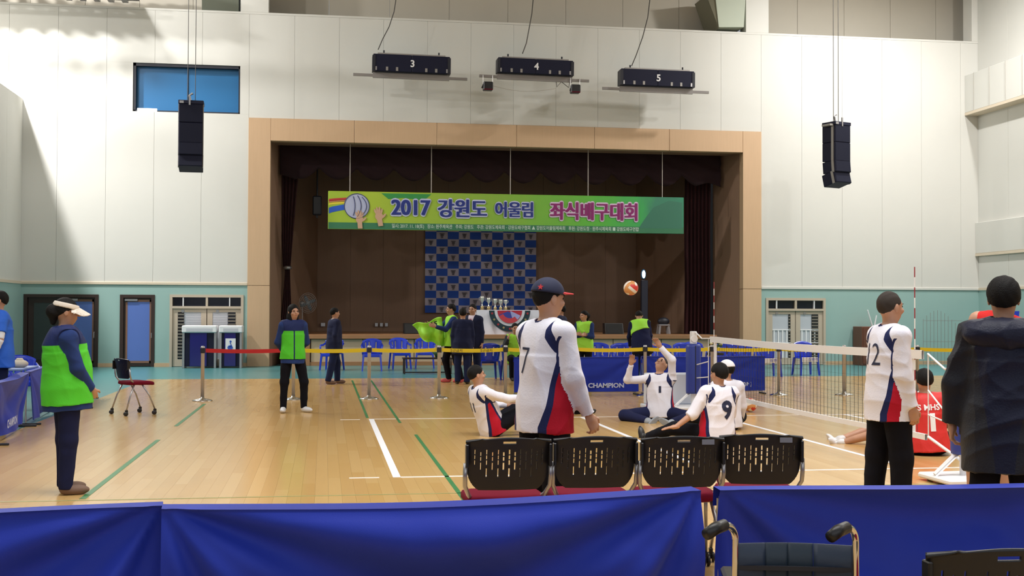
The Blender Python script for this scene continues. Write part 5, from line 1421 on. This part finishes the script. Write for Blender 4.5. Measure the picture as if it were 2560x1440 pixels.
# ================================================================== PEOPLE
F_navyc = (.012, .018, .085); F_red = (.42, .006, .022); F_white = (.76, .75, .84)
M_jersey = attr_mat('jersey_white_navy_red', F_white, [('navy', F_navyc), ('red', F_red)])
M_greenvest = attr_mat('bright_green_vest', (.085, .56, .030), [('navy', (.012, .022, .10))], rough=.6)
M_lime = attr_mat('lime_vest', (.36, .80, .07), [('navy', (.06, .18, .05))], rough=.55)
M_navysh = mat('navy_fleece', (.020, .042, .155), .85, bump=.1, spec=.2)
M_navytr = mat('navy_trousers', (.012, .015, .052), .9, bump=.1, spec=.15)
M_blacktr = mat('black_trousers', (.006, .006, .010), .9, bump=.08, spec=.15)
M_suit = attr_mat('navy_suit', (.008, .012, .046), [('navy', (.70, .68, .74)), ('red', (.30, .03, .05))], rough=.75)
M_suitpink = attr_mat('navy_suit_pink_tie', (.012, .016, .05), [('navy', (.72, .60, .70)), ('red', (.55, .16, .28))], rough=.75)
M_suittr = mat('suit_trousers', (.012, .018, .060), .85, spec=.15)
M_polo = mat('blue_polo', (.012, .115, .62), .7, bump=.1); M_sleevew = mat('white_arm_sleeve', (.72, .72, .78), .6)
M_blacksh = mat('black_shirt', (.012, .016, .022), .8); M_parka = attr_mat('dark_hooded_coat', (.009, .011, .030), [('red', (.016, .017, .024))], rough=.5, bump=.25)
M_redj = mat('red_jersey', (.60, .020, .018), .6, bump=.1); M_brownshoe = mat('brown_shoe', (.17, .10, .07), .7); M_whiteshoe = mat('white_shoe', (.68, .68, .70), .5)
M_blackshoe = mat('black_shoe', (.012, .011, .011), .35); M_greysock = mat('grey_shoe', (.28, .30, .33), .7); M_yellowshoe = mat('yellow_shoe', (.62, .60, .10), .6, col2=(.06, .07, .04), vscale=9)
M_visor = mat('cream_visor', (.72, .64, .55), .6); M_capn = mat('navy_cap', (.012, .016, .05), .8); M_capr = mat('red_brim', (.55, .03, .04), .7); M_capw = mat('white_cap', (.78, .78, .82), .7)
M_whitesh = attr_mat('white_shirt', F_white, [('navy', F_navyc)]); M_redtr = mat('blue_shorts', (.02, .06, .40), .7); M_pinkshoe = mat('pink_shoe', (.60, .10, .12), .6)
dn = (0, 0, -1)
# -- woman with the sun visor
P = person('woman in bright green vest and cream sun visor standing by the left barrier, side on', (-2.76, -.62), R(-66), 1.60, gx=1.0, gy=1.38, h=.009, lean=(0, -.06, 1),
    hyaw=R(-6), hpitch=-.10, ra=((.05, .26, -1), (-.38, .62, -.80)), la=((-.05, .24, -1), (.38, .62, -.8)), rh=(-.45, .35, -.9), lh=(.45, .35, -.9), curl=.7,
    top=dict(m=M_navysh, e=.022, hem=.20, collar=M_navysh), vest=dict(m=M_greenvest, yoke=.375, hem=.15), bottom=dict(m=M_navytr, e=.022, e2=.020), shoes=M_brownshoe,
    rl=((.02, -.01, -1), (0, -.05, -1), None), ll=((-.03, .04, -1), (0, -.02, -1), None), hair='bun', cap=('visor', M_visor, M_visor), loose=1.0, seedw=3)
decal(P, 'vest', '안전', .05, -.04, .30, M_dark, name='lettering', offset=.002)
# -- man in blue polo
P = person('man in blue polo shirt with white arm sleeves at the left edge', (-4.74, 5.15), R(112), 1.74, h=.010, gx=1.06, gy=1.15,
    hyaw=R(-10), ra=((.10, -.05, -1), (.05, .25, -1)), la=((-.38, .12, -.9), (-.02, .35, -.95)), top=dict(m=M_polo, e=.026, hem=.17, collar=M_polo), sleeve='short',
    bottom=dict(m=M_navytr), shoes=M_blackshoe, hair='short', seedw=5)
def sleeve(P0, a, b, r0, r1, m_, nm='arm_sleeve'):
    a, b = Vector(a), Vector(b); MB().tube([a+(b-a)*k/8 for k in range(9)], [r0+(r1-r0)*k/8+.002*sin(k*2.5) for k in range(9)], 16).build(nm, m_, P0['root'], True)
def arm_pts(P, side, u_, f_, g=1.06):
    T, pel, s = P['T'], P['pel'], P['s']; sh = pel+T[:, 2]*.445+T[:, 0]*.178*side*g**.5; el = sh+nrm(u_)*.285; return sh*s, el*s, (el+nrm(f_)*.245)*s
for sd, u_, f_ in ((1, (.10, -.05, -1), (.05, .25, -1)), (-1, (-.38, .12, -.9), (-.02, .35, -.95))):
    sh, el, wr = arm_pts(P, sd, u_, f_); sleeve(P, sh+(el-sh)*.55, el, .055, .047, M_sleevew); sleeve(P, el, wr, .049, .034, M_sleevew)
# -- woman in bright green vest, facing
P = person('young woman in bright green vest and white sneakers, hands behind her back', (-1.12, 7.30), R(190), 1.60, h=.011, gx=.90, gy=.98,
    hyaw=R(16), ra=((.22, -.28, -1), (-.45, -.45, -.62)), la=((-.22, -.28, -1), (.45, -.45, -.62)), rh=(-.7, -.1, -.5), lh=(.7, -.1, -.5),
    top=dict(m=M_navysh, e=.020, hem=.16, collar=M_navysh), vest=dict(m=M_greenvest, yoke=.36, hem=.09, zip=True), bottom=dict(m=M_blacktr, e=.011, e2=.013), shoes=M_whiteshoe,
    rl=((.10, .04, -1), (.03, -.06, -1), (.2, 1, 0)), ll=((-.20, .10, -1), (-.02, -.12, -1), (-.6, 1, 0)), hair='long', seedw=8)
# -- walking man in suit
person('man in dark navy suit with red tie walking before the stage towards the right', (-.45, 14.33), R(-68), 1.57, h=.014, gx=1.0, gy=1.15, ra=((.06, -.22, -1), (-.1, .10, -1)), la=((-.08, .25, -1), (0, .4, -1)),
    top=dict(m=M_suit, e=.026, hem=.24, kind='suit', collar=M_white), bottom=dict(m=M_suittr, e=.022, e2=.028), shoes=M_brownshoe,
    rl=((.02, -.20, -1), (0, -.25, -1), (.1, 1, 0)), ll=((-.02, .28, -1), (0, .02, -1), (0, 1, 0)), hair='short', seedw=9)
# -- man with bib
P = person('official in lime vest holding up a loose lime bib beside the two men in suits', (2.02, 14.6), R(100), 1.66, h=.013, hyaw=R(-10), ra=((.2, .8, -.7), (-.2, 1, .25)), la=((-.1, .7, -.8), (-.1, .9, .25)),
    top=dict(m=M_navysh, e=.02, hem=.12), vest=dict(m=M_lime, hem=.14), bottom=dict(m=M_blacktr), shoes=M_pinkshoe, hair='short', rl=((.03, .25, -1), (0, -.2, -1), (.1, 1, 0)), ll=((-.03, -.2, -1), (0, -.3, -1), (0, 1, 0)), seedw=12)
v = []; f = []; n = 26
for j in range(n+1):
    for i in range(n+1):
        u, w = i/n, j/n
        x = 1.18+.62*u+.16*w*(1-u)+.10*w; z = 1.38-.10*(1-u)*1.6-w*(.30+.42*u*(1-.3*u))+.03*sin(u*9+w*4)
        v.append((x-.02*w, 14.55+.06*sin(u*11+w*3)+.04*sin(w*9), z))
for j in range(n):
    for i in range(n): a = j*(n+1)+i; f.append((a, a+1, a+n+2, a+n+1))
o = MB().add(v, f).build('lime_bib', mat('lime_cloth', (.36, .82, .06), .6), smooth=True); md = o.modifiers.new('s', 'SOLIDIFY'); md.thickness = .012
tag(o, 'loose lime green bib with a number held out by the official', 'bib')
vv, ff = text_mesh('15', .17, .006); MB().add([(1.62+a*.95, 14.40, 1.24+b*.8+a*.25) for a, b, c in vv], ff).build('number', M_dark, o)
# -- suits
person('man in dark suit seen from behind, in front of the white table', (2.20, 14.05), R(-6), 1.57, h=.014, gx=1.08, gy=1.1, ra=((.14, 0, -1), (0, .1, -1)), la=((-.14, 0, -1), (0, .1, -1)),
    top=dict(m=M_suit, e=.03, hem=.26, kind='plain'), bottom=dict(m=M_suittr, e=.022, e2=.03), shoes=M_blackshoe, hair='short', rl=((.02, -.05, -1), (0, -.05, -1), None), ll=((-.05, .12, -1), (0, -.1, -1), None), seedw=13)
person('man in dark suit with pink tie facing the camera behind the other suited man', (2.50, 14.8), R(150), 1.66, h=.014, gx=1.05, ra=((.12, 0, -1), (0, .15, -1)), la=((-.16, 0, -1), (-.04, .15, -1)),
    top=dict(m=M_suitpink, e=.028, hem=.26, kind='suit', collar=M_white), bottom=dict(m=M_suittr, e=.022, e2=.03), shoes=M_blackshoe, hair='short', seedw=14)
# -- seated official
person('seated official in lime vest and black sleeves with hands raised to the face', (3.53, 15.42), R(182), 1.62, pel=(0, -.1, .54), h=.013, lean=(0, .08, 1),
    ra=((.35, .35, -.75), (-.42, .25, .95)), la=((-.35, .35, -.75), (.42, .25, .95)), rh=(-.2, .0, 1), lh=(.2, 0, 1), top=dict(m=M_blacksh, e=.02, hem=.10), vest=dict(m=M_lime, hem=.16), bottom=dict(m=M_blacktr), shoes=M_blackshoe,
    rl=((.12, 1, -.06), (0, .03, -1), (0, 1, 0)), ll=((-.12, 1, -.06), (0, .03, -1), (0, 1, 0)), hair='short', seedw=15)
# -- person in dark suit beyond number 7, vest woman
person('person in dark navy jacket standing just behind the cap of number 7', (4.32, 14.2), R(60), 1.66, h=.014, top=dict(m=M_suit, e=.028, hem=.22), bottom=dict(m=M_suittr, e=.022, e2=.03), shoes=M_blackshoe, hair='short', seedw=16)
person('woman official in lime vest with folded arms by the far barrier', (4.78, 14.0), R(150), 1.53, h=.013, hyaw=R(-35), ra=((.12, .25, -1), (-.85, .5, .15)), la=((-.12, .25, -1), (.85, .5, .2)),
    top=dict(m=M_navysh, e=.02, hem=.14), vest=dict(m=M_lime, hem=.17), bottom=dict(m=M_blacktr), shoes=M_blackshoe, hair='bun', seedw=17)
person('official bent forward in lime vest over dark jacket, seen from behind', (6.05, 14.1), R(-14), 1.60, lean=(-.10, .42, 1), hpitch=-.5, h=.013, gx=1.1, gy=1.15, ra=((.2, .1, -1), (.05, .3, -1)), la=((-.2, .2, -1), (.1, .4, -1)),
    top=dict(m=M_navytr, e=.03, hem=.28), vest=dict(m=M_lime, hem=0, **{'from': .24, 'slant': .25}), bottom=dict(m=M_suittr), shoes=M_blackshoe, hair='short', seedw=18)
# -- player with raised arms
P = person('player number 1 in white jersey sitting with both arms raised', (3.98, 5.35), R(158), 1.70, pel=(0, 0, .13), h=.011, lean=(.02, -.05, 1), hyaw=R(-18), hpitch=.75,
    ra=((.74, .40, -.02), (-.22, .30, .85)), la=((-.02, .30, .90), (.65, .15, .75)), rh=(-.2, .3, 1), lh=(.5, .2, .85), rn=(.2, 1, 0), ln=(.2, 1, 0), curl=.35,
    top=dict(m=M_jersey, e=.020, hem=.09, kind='jersey'), bottom=dict(m=M_navytr, e=.02, e2=.02), shoes=M_greysock,
    rl=((.95, .45, -.06), (-.75, .55, -.10), (-.8, .4, 0)), ll=((-.85, .55, -.06), (.55, .95, -.12), (.9, .5, .1)), hair='crop', hairmat=M_hairg, seedw=19)
decal(P, 'shirt', '1', .10, .02, .30, M_capn, front=True)
# -- player 9
P = person('player number 9 in white jersey sitting with his back to the camera', (3.84, 2.45), R(12), 1.72, pel=(0, 0, .13), h=.010, gx=1.10, gy=1.12, lean=(.05, -.03, 1), hyaw=R(12), sleeve='three',
    la=((-.55, .05, -.92), (-.78, .10, -.55)), ra=((.10, .45, -1), (-.1, .8, -.5)), lh=(-.9, .3, -.12), ln=(0, 0, -1), curl=.15,
    top=dict(m=M_jersey, e=.024, hem=.10, kind='jersey', se=.018), bottom=dict(m=M_blacktr, e=.02, e2=.02), shoes=M_blackshoe,
    ll=((-.75, .75, .12), (-.3, .85, -.30), (-.3, 1, .3)), rl=((.55, .85, .12), (-.3, .85, -.30), (.2, 1, .3)), hair='thick', seedw=20)
decal(P, 'shirt', '9', .27, .035, .255, M_capn, offset=.012, tilt=R(8))
# -- white cap
person('person in white cap and white shirt sitting behind player number 9', (4.48, 3.95), R(5), 1.66, pel=(0, 0, .13), h=.012, hyaw=R(35), top=dict(m=M_whitesh, e=.022, hem=.1), bottom=dict(m=M_blacktr), shoes=M_blackshoe,
    ra=((.25, .2, -1), (.1, .5, -.8)), la=((-.2, .3, -1), (-.1, .6, -.6)), rl=((.6, .8, .1), (-.3, .85, -.3), None), ll=((-.6, .8, .1), (.3, .85, -.3), None), hair='short', cap=('cap', M_capw, M_capw), seedw=21)
# -- player 11
P = person('player number 11 in white jersey sitting on the floor leaning back, one arm stretched forward', (1.36, 3.58), R(-72), 1.68, pel=(0, 0, .13), h=.010, gy=1.1, lean=(0, -.40, 1), hyaw=R(-6),
    ra=((.18, 1, -.30), (-.05, 1, .06)), la=((-.12, .8, -.6), (.1, 1, -.1)), top=dict(m=M_jersey, e=.022, hem=.10, kind='jersey'), bottom=dict(m=M_blacktr, e=.022, e2=.02), shoes=M_yellowshoe,
    rl=((.16, .80, .50), (.05, 1, -.62), (0, .6, .9)), ll=((-.2, .85, .40), (0, .9, -.6), (0, .5, .9)), hair='short', hairmat=M_hair, seedw=22)
decal(P, 'shirt', '11', .17, -.02, .29, M_capn, offset=.002, tilt=R(0))
# -- player behind
person('player in white jersey sitting beyond number 11, partly hidden by number 7', (2.42, 6.55), R(-70), 1.68, pel=(0, 0, .13), h=.012, lean=(0, -.1, 1), top=dict(m=M_jersey, e=.022, hem=.1, kind='jersey'), bottom=dict(m=M_blacktr), shoes=M_blackshoe,
    ra=((.15, .3, -1), (-.1, .9, -.3)), la=((-.2, .3, -1), (.1, .8, -.4)), rl=((.5, .8, .1), (-.3, .85, -.3), None), ll=((-.5, .8, .1), (.3, .85, -.3), None), hair='short', seedw=23)
# -- number 7
P = person('player number 7 in white jersey and navy cap with red brim, standing behind the chairs', (.70, -3.62), R(-60), 1.70, h=.008, gx=1.0, gy=1.04, lean=(0, .02, 1), hyaw=R(-8), hpitch=-.02,
    ra=((.17, .12, -1), (.10, .42, -.92)), la=((-.10, .22, -1), (.05, .6, -.8)), curl=.8, rh=(.12, .45, -.9), rn=(-1, .1, -.2),
    top=dict(m=M_jersey, e=.026, hem=.17, kind='jersey', se=.020, wr=.006), bottom=dict(m=M_blacktr, e=.022), shoes=M_blackshoe, hair='crop', cap=('cap', M_capn, M_capr), seedw=24)
_s = P['s']; _p = [(.020*(1 if k % 2 == 0 else .42)*cos(pi/2+k*pi/5), .020*(1 if k % 2 == 0 else .42)*sin(pi/2+k*pi/5)) for k in range(10)]
_a = R(38); _o = np.array([.097*sin(_a), -.008-.115*cos(_a), .072]); _t = np.array([cos(_a), sin(_a), 0]); _w = np.array([-.28*sin(_a), .28*cos(_a), .96]); _n = np.array([sin(_a), -cos(_a), .3])
_v = [(P['hc']+P['HF']@(_o+_t*a+_w*b_+_n*(-.004 if q else .0005)))*_s for q in (0, 1) for a, b_ in _p]
MB().add([tuple(x) for x in _v], [tuple(range(10)), tuple(range(10, 20))]+[(k, (k+1) % 10, (k+1) % 10+10, k+10) for k in range(10)]).build('cap_star', M_capr, P['root'])
decal(P, 'shirt', '7', .25, -.035, .265, M_capn, offset=-.004, sx=.80, tilt=R(-2))
# -- number 12
P = person('player number 12 in white jersey and black trousers standing near the net', (3.43, -2.72), R(-86), 1.66, h=.008, gx=1.0, gy=1.08, lean=(0, .0, 1), hyaw=R(14), hpitch=.02,
    ra=((.10, .02, -1), (.02, .24, -1)), la=((-.10, .1, -1), (.05, .3, -1)), curl=.6, rh=(0, .25, -1), rn=(-1, -.1, 0),
    top=dict(m=M_jersey, e=.026, hem=.19, kind='jersey', se=.020, wr=.006), bottom=dict(m=M_blacktr, e=.026, e2=.03), shoes=M_blackshoe, hair='crop', hairmat=M_hairg, seedw=26,
    rl=((.02, .10, -1), (0, -.02, -1), None), ll=((-.03, -.10, -1), (0, -.1, -1), None))
decal(P, 'shirt', '12', .24, 0, .30, M_capn, offset=-.002, sx=.9)
# -- dark hooded coat
P = person('person in dark hooded winter coat seen from behind, next to player number 12', (3.20, -4.62), R(-30), 1.705, h=.009, gx=1.0, gy=1.30, lean=(0, .02, 1), ra=((.26, .05, -1), (.02, .2, -1)), la=((-.32, .05, -1), (-.06, .16, -1)), curl=.7,
    top=dict(m=M_parka, e=.045, hem=.33, kind='halves', hood=True, se=.036, wr=.010), jacket=True, bottom=dict(m=M_blacktr, e=.02), shoes=M_blackshoe, hair='thick', seedw=28)
# -- red tank top
person('tall player in red sleeveless shirt standing behind the hooded coat', (4.28, -2.62), R(-34), 1.78, h=.009, lean=(.20, 0, 1), gx=1.0, gy=1.1, la=((-.30, .12, -1), (.0, .4, -1)), ra=((.15, 0, -1), (.0, .3, -1)),
    top=dict(m=attr_mat('red_tank', (.60, .02, .018), [('navy', (.01, .012, .03))]), e=.014, hem=.14), sleeve='none', bottom=dict(m=M_blacktr, name='shorts', cut=.4, e=.02), shoes=M_blackshoe, hair='short', seedw=29)
# -- seated reds
P = person('seated player in red jersey with white number 1, back turned, by the net end', (5.72, 1.05), R(-16), 1.70, pel=(0, 0, .13), h=.011, gx=1.08, gy=1.15, lean=(-.05, .05, 1), sleeve='short',
    ra=((.3, .4, -1), (-.1, .8, -.3)), la=((-.3, .4, -1), (.1, .8, -.3)), top=dict(m=M_redj, e=.024, hem=.10), bottom=dict(m=M_blacktr, name='shorts', cut=.4), shoes=M_whiteshoe,
    rl=((.6, .8, .1), (-.5, .8, -.3), None), ll=((-.6, .8, .1), (.5, .85, -.3), None), hair='thick', seedw=31)
decal(P, 'shirt', 'S MHS', .085, .0, .375, M_white, name='lettering', offset=.002); decal(P, 'shirt', '1', .25, .03, .21, M_white, offset=.010, sx=1.2)
person('seated player with white collar facing left past the red number 1', (6.05, 2.15), R(70), 1.68, pel=(0, 0, .13), h=.012, gx=1.0, sleeve='short', lean=(0, .0, 1), la=((-.4, .55, -.75), (-.1, .75, -.75)), ra=((.3, .3, -1), (0, .6, -.8)),
    top=dict(m=M_redj, e=.02, hem=.1, collar=M_white), bottom=dict(m=M_redtr, name='shorts', cut=.4), shoes=M_whiteshoe, rl=((.5, .9, .1), (-.3, .9, -.3), None), ll=((-.5, .9, .1), (.2, .9, -.3), None), hair='short', seedw=32)
